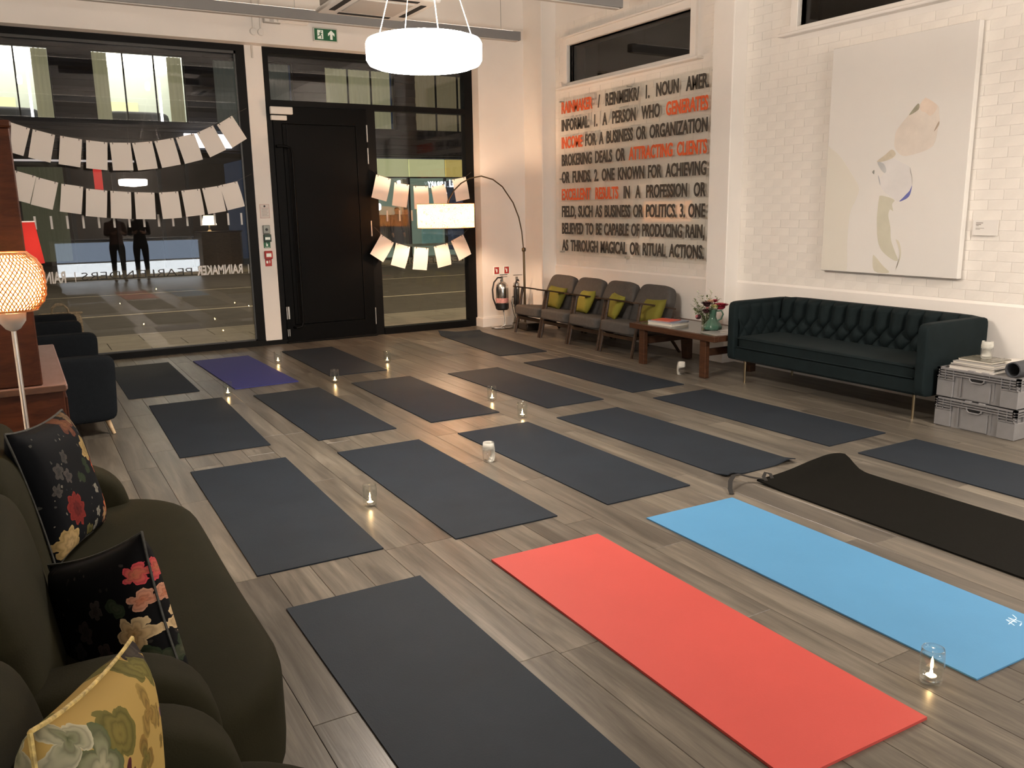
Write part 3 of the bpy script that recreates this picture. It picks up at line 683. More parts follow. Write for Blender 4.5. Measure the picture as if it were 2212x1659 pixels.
ob('sheet', G().box((0, 0, 0), (.12, .003, .17)), pbr('notice_paper', (.74, .70, .66), .6), nc)
PK = pbr('notice_red_print', (.55, .25, .22), .6)
bd = G().bb(-.056, .056, -.0025, -.0018, .078, .081).bb(-.056, .056, -.0025, -.0018, -.081, -.078).bb(-.056, -.053, -.0025, -.0018, -.081, .081).bb(.053, .056, -.0025, -.0018, -.081, .081).bb(-.056, .056, -.0025, -.0018, .040, .042); ob('border', bd, PK, nc)
ob('round_mark', G().lathe([(0, 0), (.012, 0), (.012, .001), (0, .001)], 14, M=M_FRONT(0, .06, -.0025)), pbr('mark_black', (.05, .04, .04), .6), nc)
tl = G()
for k in range(7): tl.bb(-.035, .045-(k % 3)*.01, -.0025, -.0018, .028-k*.014, .031-k*.014)
ob('printed_lines', tl, CT, nc)
ge = thing('door_release', 'green emergency door release box on the white pillar', 'break glass', (2.692, 10.55, 1.375))
ob('box', G().cbox((0, -.018, -.055), (.09, .04, .09), .006), pbr('release_green', (.012, .05, .03), .4), ge)
ob('key_switch', G().cbox((-.003, -.015, .048), (.084, .034, .10), .005), pbr('release_grey', (.20, .21, .19), .35, metal=.6), ge)
ob('switch_button', G().lathe([(0, 0), (.017, 0), (.015, .008), (0, .008)], 16, M=M_FRONT(-.003, .048, -.032)), BLACKPL, ge)
ob('label_plate', G().bb(-.03, .03, -.0395, -.038, -.075, -.045), SIGW, ge)
gs = thing('release_sign', 'small green sign with white hand symbol below the door release', 'sign', (2.688, 10.553, 1.235))
ob('sign_plate', G().box((0, 0, 0), (.08, .004, .075)), GRN, gs); ob('hand_symbol', G().sbox((0, -.003, .0), (.022, .003, .03), 3, 5).sbox((-.006, -.003, .02), (.006, .003, .022), 3, 4), SIGW, gs); ob('printed_line', G().bb(-.03, .03, -.003, -.002, -.03, -.025), SIGW, gs)
rd = thing('fire_call_point', 'red fire alarm call point on the white pillar', 'call point', (2.69, 10.55, 1.115))
ob('box', G().cbox((0, -.02, 0), (.095, .045, .098), .008), REDP, rd); ob('glass_plate', G().bb(-.03, .03, -.0445, -.043, -.022, .02), SIGW, rd)
rs = thing('fire_call_sign', 'small red fire action sign below the alarm call point', 'sign', (2.69, 10.553, 1.02))
ob('sign_plate', G().box((0, 0, 0), (.08, .004, .085)), REDP, rs); ob('flame_symbol', G().sbox((-.015, -.003, .008), (.024, .003, .034), 2.5, 5).bb(.012, .02, -.0035, -.002, -.006, .028), SIGW, rs)
# surface conduits with round junction boxes
for xx, d in ((2.665, 'left of the pair'), (2.752, 'right of the pair')):
    c = thing('conduit', 'white conduit with round junction box on the header, '+d, 'conduit', (xx, YH, 3.66))
    ob('pipe', G().tube([(0, -.012, .02), (0, -.012, .94)], .011, 10), WHITEPL, c, True); ob('junction_box', G().lathe([(0, 0), (.04, 0), (.04, .022), (.034, .028), (0, .029)], 20, M=M_FRONT(0, 0, 0)), WHITEPL, c, True)
jb = thing('socket_strip', 'small grey twin socket box high on the header wall', 'socket', (2.88, YH, 3.80))
ob('back_box', G().cbox((0, -.02, 0), (.20, .04, .075), .006), STEEL, jb); ob('face_plate', G().bb(-.08, -.03, -.043, -.04, -.02, .02), WHITEPL, jb); ob('face_plate', G().bb(.02, .075, -.043, -.04, -.025, .025), WHITEPL, jb)
tr = thing('white_trunking', 'white cable trunking box above the exit sign', 'trunking', (3.12, YH, 3.82))
ob('trunking_body', G().cbox((.0, -.03, 0), (.38, .06, .09), .02), WHITEPL, tr)
dt = thing('door_contact', 'slim white strip hanging over the pillar top', 'sensor', (2.675, 10.54, 3.5)); ob('strip', G().cbox((0, -.006, -.02), (.022, .012, .16), .003), pbr('strip_white', (.6, .57, .52), .5), dt)
ob('grey_corner_strip', G(), None) if False else None

# ------------------------------------------------------------------ strings of paper sheets
R1 = [(0.197, 2.552, -18.3), (0.419, 2.487, -14.6), (0.668, 2.438, -9.3), (0.911, 2.406, -5.7), (1.140, 2.397, 0.7), (1.363, 2.408, 6.6), (1.591, 2.441, 11.2), (1.820, 2.490, 14.6), (2.042, 2.566, 25.5), (2.268, 2.672, 31.5)]
R2 = [(0.197, 2.067, -17.7), (0.395, 2.001, -16.5), (0.625, 1.945, -9.3), (0.857, 1.899, -6.7), (1.093, 1.878, -4.3), (1.335, 1.867, -1.8), (1.589, 1.870, 3.3), (1.828, 1.894, 5.8), (2.057, 1.924, 8.9), (2.256, 1.966, 12.7)]
R3 = [(4.205, 2.050, -15.2), (4.455, 1.964, -8.7), (4.720, 1.932, -0.1), (4.969, 1.940, 8.6), (5.285, 2.034, 10.8)]
R4 = [(4.221, 1.268, -33.9), (4.436, 1.178, -17.1), (4.698, 1.133, -6.4), (4.982, 1.159, 11.0), (5.231, 1.246, 23.9)]
ORD = ['first', 'second', 'third', 'fourth', 'fifth', 'sixth', 'seventh', 'eighth', 'ninth', 'tenth']
CLIP = pbr('peg_grey', (.10, .09, .08), .5)
STR = pbr('thin_string', (.12, .10, .08), .7)
for row, where, ends, yy in ((R1, 'upper string in the big window', ((-.05, 2.66), (2.56, 2.83)), 10.40), (R2, 'lower string in the big window', ((-.05, 2.16), (2.56, 2.08)), 10.40),
                         (R3, 'upper string in the window beside the door', ((4.10, 2.13), (5.52, 2.12)), 10.44), (R4, 'lower string in the window beside the door', ((4.08, 1.42), (5.53, 1.43)), 10.44)):
    sp = [(ends[0][0], 10.53, ends[0][1])]
    for i, (x, z, a) in enumerate(row):
        A = math.radians(a); wd, hg = .207, .294; cv = random.uniform(-.02, .02); bow = random.uniform(.004, .016)
        t = thing('paper_sheet', 'blank white paper sheet, %s from left, %s' % (ORD[i], where), 'paper', (x, yy, z), group='paper sheets pegged on strings'); t.rotation_euler = (random.uniform(-.02, .05), -A, cv)
        g = G(); fn = lambda u, v, s=0: ((u-.5)*wd, -bow*math.sin(v*PI)*(.4+u)+s, -v*hg)
        g.grid(lambda u, v: fn(u, v, 0), 3, 6); g.grid(lambda u, v: fn(u, v, .0006), 3, 6, flip=True)
        ob('sheet', g, PAPER, t, True)
        for s in (-.36, .36): ob('peg', G().cbox((s*wd, -.001, -.004), (.007, .01, .03), .001), CLIP, t)
        for s in (-.5, .5): sp.append((x+s*wd*math.cos(A), yy-.002, z+s*wd*math.sin(A)+.004))
    sp.append((ends[1][0], 10.53, ends[1][1]))
    ob('paper_string', G().tube(sp, .0016, 5), STR, None, label='thin sagging string carrying paper sheets, '+where, cat='string')

# ------------------------------------------------------------------ grey lounge chairs
GFAB = pbr('grey_wool', (.085, .080, .076), .85, var=.10, vscale=30, bump=.35, bscale=260, spec=.12)
WALN = wood('walnut_frame', (.028, .015, .008), (.065, .038, .021), .4, 8, (1, 1, 6))
def make_chair(label):
    c = thing('lounge_chair', label, 'chair', (6.0, 9.39, 0), -PI/2, 'grey lounge chairs along the right wall')
    M = MT((0, -.05, .29), (math.radians(-5), 0, 0))
    ob('seat', G().sbox((0, 0, 0), (.585, .58, .135), 9, 10, M), GFAB, c, 'all')
    M = MT((0, .225, .505), (math.radians(-21), 0, 0))
    def taper(P): k = 1-.13*max(0, P[2]/.24); return [P[0]*k, P[1], P[2]]
    ob('backrest', G().sbox((0, 0, 0), (.615, .13, .50), 6, 12, M, taper), GFAB, c, 'all')
    for s in (-1, 1):
        ob('leg', G().tube([(s*.29, -.315, 0), (s*.29, -.262, .24), (s*.29, -.19, .602)], [.0165, .021, .018], 8), WALN, c, True)
        ob('leg', G().tube([(s*.28, .385, 0), (s*.28, .20, .235), (s*.28, .17, .29)], [.015, .022, .02], 8), WALN, c, True)
        arm = G()
        def af(u, v, top):
            y = -.325+.62*u; wd = .050*(1-.45*u) ; return (s*.293+(v-.5)*wd, y, .605-.115*u+.006*math.sin(u*PI)+(.018 if top else 0))
        arm.grid(lambda u, v: af(u, v, 1), 10, 2); arm.grid(lambda u, v: af(u, v, 0), 10, 2, flip=True)
        for v in (0, 1): arm.add([af(k/10, v, t) for k in range(11) for t in (0, 1)], [(2*k, 2*k+1, 2*k+3, 2*k+2) for k in range(10)])
        for u in (0, 1): arm.add([af(u, 0, 0), af(u, 1, 0), af(u, 1, 1), af(u, 0, 1)], [(0, 1, 2, 3)])
        ob('armrest', arm, WALN, c)
        ob('side_rail', G().tube([(s*.285, -.27, .215), (s*.285, .22, .215)], .019, 8), WALN, c, True)
        ob('arm_support', G().tube([(s*.287, .22, .22), (s*.29, .27, .50)], .016, 8), WALN, c, True)
    ob('front_rail', G().cbox((0, -.268, .205), (.56, .026, .045), .005), WALN, c); ob('back_rail', G().cbox((0, .2, .21), (.55, .026, .045), .005), WALN, c)
    return c
CY = [9.385, 8.755, 8.12, 7.485]
LB = ['grey lounge chair with wooden arms nearest the fire extinguishers', 'grey lounge chair with wooden arms, second from the fire extinguishers', 'grey lounge chair with wooden arms, third from the fire extinguishers', 'grey lounge chair with wooden arms, next to the coffee table']
ch0 = make_chair(LB[0])
for y, l in zip(CY[1:], LB[1:]): dup(ch0, (6.0, y, 0), None, l)
LIME = pbr('chartreuse_cushion', (.135, .125, .009), .8, var=.08, vscale=10, bump=.2, bscale=200, sheen=.1)
LIME2 = pbr('bright_chartreuse_cushion', (.19, .178, .015), .8, var=.08, vscale=10, bump=.2, bscale=200, sheen=.1)
for i, (y, m, rz, d) in enumerate(((9.22, LIME, -1.50, 'olive chartreuse square cushion on the chair nearest the extinguishers'), (8.545, LIME2, -1.75, 'bright chartreuse cushion on the second chair from the extinguishers'), (7.95, LIME2, -1.85, 'bright chartreuse cushion on the third chair from the extinguishers'), (7.26, LIME, -1.60, 'olive chartreuse cushion on the chair next to the coffee table'))):
    o = ob('scatter_cushion', G().pillow(.36, .30, .11, 12), m, None, 'all', label=d, cat='cushion', group='chartreuse cushions on the grey chairs'); o.location = (6.02, y, .485); o.rotation_euler = (math.radians(-27), .06*(-1)**i, rz)

# ------------------------------------------------------------------ coffee table and what stands on it
TEAK = wood('teak', (.040, .016, .008), (.085, .037, .018), .38, 6, (2, 1, 8))
TEAKD = wood('dark_teak', (.035, .016, .009), (.07, .032, .016), .4, 6, (2, 1, 8))
TILE = pbr('slate_tile_top', (.09, .092, .08), .14, var=.25, vscale=5, spec=.6)
tb = thing('coffee_table', 'low teak coffee table with a slate top between chairs and sofa', 'table', (5.9, 6.425, 0))
ob('table_frame', G().cbox((-.325, 0, .395), (.05, 1.28, .055), .004).cbox((.325, 0, .395), (.05, 1.28, .055), .004).cbox((0, -.615, .395), (.60, .05, .055), .004).cbox((0, .615, .395), (.60, .05, .055), .004), TEAK, tb)
ob('table_top', G().cbox((0, 0, .405), (.602, 1.182, .03), .003), TILE, tb)
for sx in (-1, 1):
    for sy in (-1, 1):
        g = G()
        if sx < 0: g.cbox((-.30, sy*.46, .185), (.052, .085, .37), .004)
        else: g.prism([(.345, 0), (.275, 0), (.235, .37), (.345, .37)], -.0425, .0425, MT((0, sy*.46, 0), (PI/2, 0, 0)))
        ob('leg', g, TEAK if sx < 0 else TEAKD, tb)
for sy in (-1, 1): ob('stretcher', G().cbox((0, sy*.46, .245), (.56, .03, .07), .004), TEAKD, tb)
def book(name, loc, d, rz, cover, pages, label, cat='book', spine=0):
    b = thing(name, label, cat, loc, rz); w_, l_, h_ = d; t = min(.004, h_*.25)
    ob('pages', G().box((-.003, 0, h_/2), (w_-.008, l_-.008, h_-2*t)), pages, b)
    ob('cover', G().box((0, 0, t/2), (w_, l_, t)).box((0, 0, h_-t/2), (w_, l_, t)).box((w_/2-t/2, 0, h_/2), (t, l_, h_)), cover, b); return b
PAGE = pbr('book_pages', (.62, .58, .50), .8)
CBLUE = pbr('dusty_blue_cover', (.16, .20, .30), .35); CRED = pbr('red_cover', (.62, .075, .04), .35); CGREY = pbr('grey_cover', (.32, .31, .30), .35); CWHITE = pbr('white_cover', (.66, .63, .58), .35); CBLACK = pbr('black_cover', (.02, .02, .02), .35)
book('book', (5.80, 6.73, .4205), (.26, .33, .028), .12, CWHITE, PAGE, 'thick pale book at the bottom of the stack on the coffee table')
book('book', (5.80, 6.73, .449), (.265, .33, .012), .10, CBLUE, PAGE, 'thin dusty blue book in the middle of the stack on the coffee table')
book('magazine', (5.78, 6.745, .4615), (.20, .24, .006), .22, CRED, PAGE, 'bright red booklet on top of the stack on the coffee table', 'booklet')
book('magazine', (5.76, 5.955, .4205), (.22, .29, .005), -.15, CGREY, PAGE, 'glossy grey magazine lying at the near end of the coffee table', 'magazine')
book('magazine', (5.93, 5.86, .4205), (.23, .27, .014), .05, CBLACK, PAGE, 'black covered book beside the sofa arm on the coffee table', 'book')
book('magazine', (5.93, 5.87, .435), (.24, .28, .004), -.02, CGREY, PAGE, 'pale magazine on the black covered book by the sofa arm', 'magazine')
# glass vase with foliage
LEAF = pbr('olive_leaf', (.075, .11, .03), .6, var=.3, vscale=20); LEAF2 = pbr('pale_leaf', (.20, .24, .10), .6, var=.2, vscale=20)
BUDW = pbr('white_bloom', (.55, .56, .40), .7); BURG = pbr('burgundy_petal', (.045, .008, .012), .7); CRIM = pbr('crimson_petal', (.27, .008, .03), .6, var=.25, vscale=25); YELP = pbr('pale_yellow_petal', (.55, .53, .25), .7, var=.15, vscale=25); PINKP = pbr('pink_petal', (.50, .16, .18), .7); PEACH = pbr('peach_petal', (.62, .40, .28), .7)
VX, VY = 6.02, 6.40
gv = thing('glass_vase', 'short clear ribbed glass vase on the coffee table', 'vase', (VX, VY, .4205))
ob('vase_body', G().lathe([(0, 0), (.045, 0), (.05, .01), (.048, .06), (.05, .115), (.047, .115), (.045, .06), (.046, .012), (0, .010)], 32, fn=lambda a, z: 1+.02*math.cos(a*16)), TUMB, gv, 'all')
ob('water', G().lathe([(0, .012), (.0445, .012), (.0435, .06), (.0445, .085), (0, .085)], 24), glassy('vase_water', 1.33, (.75, .78, .66)), gv, 'all')
fo = thing('foliage_bunch', 'loose bunch of small green leaves and white buds in the glass vase', 'foliage', (VX, VY, .44))
rnd = random.Random(3)
stems = G(); leaves = G(); lv2 = G(); buds = G()
for k in range(46):
    a = rnd.uniform(0, 2*PI); s_ = rnd.uniform(.02, .15); h = rnd.uniform(.13, .27)+(0.1 if k % 9 == 0 else 0)
    base = Vector((rnd.uniform(-.02, .02), rnd.uniform(-.02, .02), .0)); tip = Vector((math.cos(a)*s_, math.sin(a)*s_, h))
    mid = (base+tip)/2+Vector((0, 0, .035)); pts = [base, mid, tip]; stems.tube(pts, .0013, 4)
    for q in range(9):
        t = .35+.65*q/8; p = base*(1-t)**2+mid*2*t*(1-t)+tip*t*t
        d = Vector((rnd.uniform(-1, 1), rnd.uniform(-1, 1), rnd.uniform(-.3, .6))).normalized(); L = rnd.uniform(.020, .038); sd = d.cross(Vector((0, 0, 1))).normalized()*L*.3
        (leaves if (k+q) % 3 else lv2).add([p, p+d*L*.5+sd, p+d*L, p+d*L*.5-sd, p+d*L*.5+Vector((0, 0, .002))], [(0, 1, 4), (1, 2, 4), (2, 3, 4), (3, 0, 4)])
    if k % 3 == 0: buds.sbox(tuple(tip), (.016, .016, .013), 2, 4)
ob('stems', stems, LEAF, fo); ob('leaves', leaves, LEAF, fo, kind='stuff'); ob('leaves', lv2, LEAF2, fo, kind='stuff'); ob('buds', buds, BUDW, fo, True)
def bloom(name, parent, c, r, mat, tiers=4, seed=1, squash=.8, tilt=(0, 0)):
    g = G(); rn = random.Random(seed)
    for ti in range(tiers):
        n = 6+ti; op = .15+.85*ti/max(1, tiers-1)
        for k in range(n):
            a = 2*PI*k/n+ti*.5+rn.uniform(-.15, .15); L = r*(.55+.45*op); w_ = L*.55; el = math.radians(84-52*op+rn.uniform(-9, 9))
            def pf(u, v, a=a, L=L, w_=w_, el=el):
                s2 = (v-.5)*2; wid = w_*math.sin(min(1, u*1.15+.12)*PI*.72)*(1-.0*u); x = u*L*math.cos(el)+.25*L*u*u*math.sin(el)*0; z = u*L*math.sin(el)-.18*L*(u*u); cup = -.18*L*s2*s2
                X, Y = x-cup*math.sin(el), s2*wid*.8; return (c[0]+X*math.cos(a)-Y*math.sin(a), c[1]+X*math.sin(a)+Y*math.cos(a), c[2]+(z+cup*-math.cos(el)*.8)*squash)
            g.grid(pf, 3, 3)
    g.sbox((c[0], c[1], c[2]+r*.16), (r*1.05, r*1.05, r*.8), 2.2, 6)
    return ob(name, g, mat, parent, True)
ob('flower_bud', G().sbox((-.125, -.015, .085), (.055, .055, .05), 2.2, 6), BURG, fo, True); ob('flower_bud', G().sbox((-.14, -.015, .09), (.034, .034, .034), 2.2, 6), PINKP, fo, True); ob('flower_stem', G().tube([(0, 0, 0), (-.08, -.01, .06), (-.125, -.015, .08)], .0018, 4), LEAF, fo)
JX, JY = 5.86, 6.14
jg = thing('green_jug', 'green glazed fluted jug with a handle on the coffee table', 'jug', (JX, JY, .4205), -.9); jg.scale = (1.15, 1.15, 1.15)
JUG = pbr('green_glaze', (.065, .15, .105), .18, var=.2, vscale=12, spec=.6)
ob('jug_body', G().lathe([(0, 0), (.055, 0), (.074, .012), (.078, .03), (.066, .055), (.037, .09), (.029, .115), (.03, .15), (.038, .178), (.034, .178), (.026, .15), (.025, .115), (0, .1)], 48, fn=lambda a, z: 1+(.075 if z < .1 else .04)*abs(math.cos(a*4))-.04), JUG, jg, True)
ob('handle', G().tube([(.034, 0, .165), (.07, 0, .17), (.085, 0, .14), (.07, 0, .10), (.040, 0, .085)], .0065, 8), JUG, jg, True)
fb = thing('flower_bouquet', 'bouquet of crimson, burgundy and pale yellow flowers in the green jug', 'flowers', (JX, JY, .585))
bloom('crimson_peony', fb, (.055, -.045, .06), .085, CRIM, 5, 2); bloom('yellow_carnation', fb, (-.005, -.035, .065), .05, YELP, 5, 3); bloom('burgundy_dahlia', fb, (-.055, .03, .085), .065, BURG, 5, 4)
bloom('burgundy_dahlia', fb, (-.07, .02, .02), .055, BURG, 4, 5); bloom('peach_rose', fb, (.0, .03, .11), .045, PEACH, 4, 6); bloom('pink_bloom', fb, (.04, .02, .115), .04, CRIM, 4, 7); bloom('red_bud', fb, (-.085, -.01, .06), .022, PINKP, 3, 8)
sg = G()
for p in ((.055, -.045, .06), (-.005, -.035, .065), (-.055, .03, .085), (-.07, .02, .02), (0, .03, .11), (.04, .02, .115), (-.085, -.01, .06)): sg.tube([(0, 0, -.03), (p[0]*.4, p[1]*.4, p[2]*.4), p], .002, 5)
ob('stems', sg, LEAF, fb)

# ------------------------------------------------------------------ teal velvet chesterfield
TEAL = pbr('teal_velvet', (.0085, .0145, .0160), .8, var=.18, vscale=7, bump=.12, bscale=300, sheen=.12, spec=.12)
BRLEG = pbr('pale_brass_leg', (.42, .34, .22), .3, metal=1.0)
sx0, sx1, sy0, sy1 = 5.69, 6.455, 3.745, 5.765
SO = Vector((6.07, 4.765, 0))
sf = thing('velvet_sofa', 'dark teal velvet sofa with deep buttoned back against the brick wall', 'sofa', SO)
def sl(g): g.v = [tuple(Vector(v)-SO) for v in g.v]; return g
AT = .085
ob('base', sl(G().cbox(((sx0+.02+sx1)/2, (sy0+sy1)/2, .265), (sx1-sx0-.03, sy1-sy0-.12, .125), .02)), TEAL, sf, True)
ob('seat_cushion', sl(G().sbox(((sx0+.025+6.29)/2, (sy0+sy1)/2, .375), (6.29-sx0-.025, sy1-sy0-2*AT-.01, .115), 16, 14)), TEAL, sf, 'all')
[ob('piping', sl(G().tube([(sx0+.022, sy0+AT+.02, q), (sx0+.022, sy1-AT-.02, q)], .005, 6)), TEAL, sf, True) for q in (.415, .333)]
for (ya, yb) in ((sy0, sy0+AT), (sy1-AT, sy1)): ob('arm', sl(G().sbox(((sx0+sx1)/2, (ya+yb)/2, .475), (sx1-sx0, yb-ya, .55), 14, 14)), TEAL, sf, 'all')
ob('backrest', sl(G().sbox(((6.36+sx1)/2, (sy0+sy1)/2, .475), (sx1-6.36, sy1-sy0, .56), 14, 14)), TEAL, sf, 'all')
def tuft(L, H, du, dv, nrow, depth, nu, nv):
    Vt = nrow
    def f(u, v):
        a = u*L; U = a/du; V = v*H/dv
        if V > Vt: h = abs(math.sin(PI*(U-Vt)/2))
        else: h = math.sqrt(abs(math.sin(PI*(U+V)/2)*math.sin(PI*(U-V)/2)))
        d = depth*(h**.62); e = min(u, 1-u)*L
        top = max(0.0, (v-.88)/.12); d *= (1-top*top*.85)
        return a, v*H, d
    return f, nu, nv
bl_, bh_ = sy1-sy0-2*AT, .355
f, nu, nv = tuft(bl_, bh_, .0735, .095, 2, .078, 300, 56)
g = G(); g.grid(lambda u, v: (lambda q: (6.375-.015-q[2]*1.0-.045*(1-v)-.018, sy1-AT-q[0], .405+q[1]+.0))(f(u, v)), nu, nv); ob('buttoned_back', sl(g), TEAL, sf, 'all')
al_ = 6.31-sx0-.05
f2, nu2, nv2 = tuft(al_, .31, .0735, .095, 2, .03, 96, 40)
for s, yy in ((-1, sy1-AT), (1, sy0+AT)):
    g = G(); g.grid(lambda u, v: (lambda q: (sx0+.05+q[0], yy+s*(q[2]*.9-.004), .41+q[1]))(f2(u, v)), nu2, nv2); ob('buttoned_arm', sl(g), TEAL, sf, 'all')
for row in range(1, 3):
    for k in range(1, int(bl_/.0735)):
        if (k+row) % 2 == 0: ob('button', sl(G().sbox((6.375-.033-.045*(1-row*.095/bh_)-.006, sy1-AT-k*.0735, .405+row*.095), (.012, .02, .02), 2, 4)), TEAL, sf, True)
for lx, ly in ((5.745, 5.575), (5.80, 3.885), (6.38, 5.575), (6.38, 3.885)): ob('leg', sl(G().tube([(lx, ly, 0), (lx, ly, .21)], [.010, .013], 10)), BRLEG, sf, True)

# ------------------------------------------------------------------ crates, books and the rolled mat
CRT = pbr('grey_crate_plastic', (.20, .197, .20), .45, var=.08, vscale=12)
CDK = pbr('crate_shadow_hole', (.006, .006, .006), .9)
def crate(label, z, lid):
    c = thing('plastic_crate', label, 'crate', (5.99, 3.41, z), 0, 'stacked grey plastic crates')
    g = G(); L, D, H = .60, .40, .22
    g.bb(-D/2+.018, -D/2+.03, -L/2+.02, L/2-.02, 0, .20).bb(D/2-.03, D/2-.018, -L/2+.02, L/2-.02, 0, .20).bb(-D/2+.02, D/2-.02, -L/2+.018, -L/2+.03, 0, .20).bb(-D/2+.02, D/2-.02, L/2-.03, L/2-.018, 0, .20).bb(-D/2+.02, D/2-.02, -L/2+.02, L/2-.02, 0.004, .02)
    ob('crate_body', g, CRT, c)
    for z0 in (.207, .186, .168):
        t = .007 if z0 < .2 else .012; g = G()
        g.bb(-D/2, -D/2+.025, -L/2, L/2, z0-t/2, z0+t/2).bb(D/2-.025, D/2, -L/2, L/2, z0-t/2, z0+t/2).bb(-D/2, D/2, -L/2, -L/2+.025, z0-t/2, z0+t/2).bb(-D/2, D/2, L/2-.025, L/2, z0-t/2, z0+t/2)
        ob('rim_rib', g, CRT, c)
    def rib(*q): ob('rib', G().bb(*q), CRT, c)
    for y in (-.285, -.235, -.175, .175, .235, .285, -.09, .09): rib(-D/2+.001, -D/2+.022, y-.0025, y+.0025, .125 if abs(y) > .1 else .19, .207)
    for s in (-1, 1):
        for zz in (.148, .128): rib(-D/2+.001, -D/2+.022, s*.175, s*.295, zz-.003, zz+.003)
        for xx in (-.17, -.1, .1, .17): rib(xx-.0025, xx+.0025, s*(L/2-.022), s*(L/2-.001), .125, .207)
        ob('corner_panel', G().cbox((-D/2+.014, s*.235, .062), (.02, .124, .122), .003), CRT, c); ob('end_panel', G().cbox((0, s*(L/2-.014), .062), (D-.03, .02, .122), .003), CRT, c)
        rib(-D/2+.011, -D/2+.02, s*.12-.006, s*.12+.006, .02, .165)
    ob('centre_panel', G().cbox((-D/2+.016, 0, .075), (.012, .20, .14), .003), CRT, c)
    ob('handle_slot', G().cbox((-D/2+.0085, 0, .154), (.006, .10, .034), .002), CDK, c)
    g = G(); pts = [(-D/2+.006, -.055, .174), (-D/2+.004, -.052, .15), (-D/2+.003, -.035, .137), (-D/2+.003, .035, .137), (-D/2+.004, .052, .15), (-D/2+.006, .055, .174)]; ob('handle_lip', g.tube(pts, .006, 6), CRT, c, True)
    for s in (-.05, .05): ob('latch', G().cbox((-D/2+.014, s, .214), (.026, .05, .012), .004), CRT, c)
    g = G(); g.box((0, 0, .2), (D-.05, L-.05, .01)); ob('lid', g, CRT, c)
    return c
crate('scuffed grey plastic crate on the floor, lower of the stack beside the teal sofa', 0.001, False)
crate('scuffed grey plastic crate on top of the stack, under the pile of books', .222, True)
zt = .4285
for i, (w_, l_, h_, rz, cov, x_, y_, d) in enumerate(((.29, .33, .022, .0, CWHITE, 5.985, 3.49, 'white book at the bottom of the pile on the crates'), (.28, .335, .008, .03, CBLACK, 5.985, 3.49, 'thin dark book second from the bottom of the pile on the crates'), (.27, .325, .007, -.02, CWHITE, 5.99, 3.49, 'thin white magazine in the middle of the pile on the crates'), (.27, .31, .02, .02, CGREY, 5.99, 3.485, 'grey book second from the top of the pile on the crates'), (.23, .255, .018, -.03, pbr('photo_cover', (.16, .15, .12), .25, var=.5, vscale=9), 6.0, 3.49, 'book with a dark photo cover on top of the pile on the crates'))):
    book('book', (x_, y_, zt), (w_, l_, h_), rz, cov, PAGE if i != 0 else CWHITE, d); zt += h_+.0006
o = ob('candle_glass', frost_me, None, None, label='part-frosted glass tumbler standing on the pile of books on the crates', cat='glass', group='candle glasses on the floor'); o.location = (6.0, 3.478, zt+.0005); o.rotation_euler = (0, 0, 2.2)
book('magazine', (6.11, 3.28, .486), (.21, .28, .012), -.3, CWHITE, PAGE, 'white magazine behind the rolled mat on the crates', 'magazine').rotation_euler = (0, .0, -.3)
sp = G()
pts = [(.019+.0055*t/6.283+.0, t) for t in [k*.35 for k in range(42)]]
vs = []
for r_, t in pts: vs += [(-.17, r_*math.cos(t), r_*math.sin(t)), (.17, r_*math.cos(t), r_*math.sin(t)), (.17, (r_+.0038)*math.cos(t), (r_+.0038)*math.sin(t)), (-.17, (r_+.0038)*math.cos(t), (r_+.0038)*math.sin(t))]
fs = []
for k in range(len(pts)-1):
    for q in range(4): fs.append((4*k+q, 4*k+(q+1) % 4, 4*k+4+(q+1) % 4, 4*k+4+q))
fs += [(0, 1, 2, 3), tuple(4*(len(pts)-1)+q for q in (3, 2, 1, 0))]
rl = ob('rolled_mat', G().tube([(-.175, 0, 0), (.175, 0, 0)], .054, 20, False).tube([(-.175, 0, 0), (.175, 0, 0)], .046, 20, False).add([(s, r_*math.cos(2*PI*k/20), r_*math.sin(2*PI*k/20)) for s in (-.175, .175) for r_ in (.046, .054) for k in range(20)], [(b+k, b+(k+1) % 20, b+20+(k+1) % 20, b+20+k) for b in (0, 40) for k in range(20)]), pbr('slate_roll', (.045, .048, .055), .7), None, True, label='rolled dark mat lying on the crates beside the books', cat='rolled mat')
rl.location = (6.0, 3.185, .488)

# ------------------------------------------------------------------ fire extinguishers, their signs
CHR2 = pbr('extinguisher_steel', (.62, .60, .57), .2, metal=1.0)
e1 = thing('fire_extinguisher', 'chrome fire extinguisher with a black hose on a tube stand', 'extinguisher', (5.75, 10.14, 0))
ob('cylinder', G().lathe([(0, .30), (.082, .30), (.088, .31), (.088, .55), (.08, .6), (.05, .635), (.022, .645), (.022, .67), (0, .67)], 28), CHR2, e1, True)
ob('base_boot', G().lathe([(0, .255), (.075, .255), (.091, .275), (.091, .345), (.089, .345), (0, .30)], 28), BLACKPL, e1, True)
ob('valve', G().cbox((0, 0, .695), (.03, .03, .05), .004).cbox((.03, -.0, .735), (.12, .02, .014), .004).cbox((.035, 0, .708), (.10, .018, .010), .003), STEEL, e1)
ob('hose', G().tube([(-.015, -.01, .70), (-.07, -.01, .70), (-.13, -.01, .64), (-.155, -.01, .54), (-.145, -.01, .42), (-.11, -.01, .33), (-.09, -.01, .28)], .011, 8), BLACKPL, e1, True)
ob('label', G().lathe([(.0885, .355), (.0885, .42), (.0885, .421)], 28), pbr('ext_label', (.62, .30, .28), .5, var=.3, vscale=30), e1)
st = thing('extinguisher_stand', 'chrome bent tube stand holding the extinguisher', 'stand', (5.75, 10.10, 0))
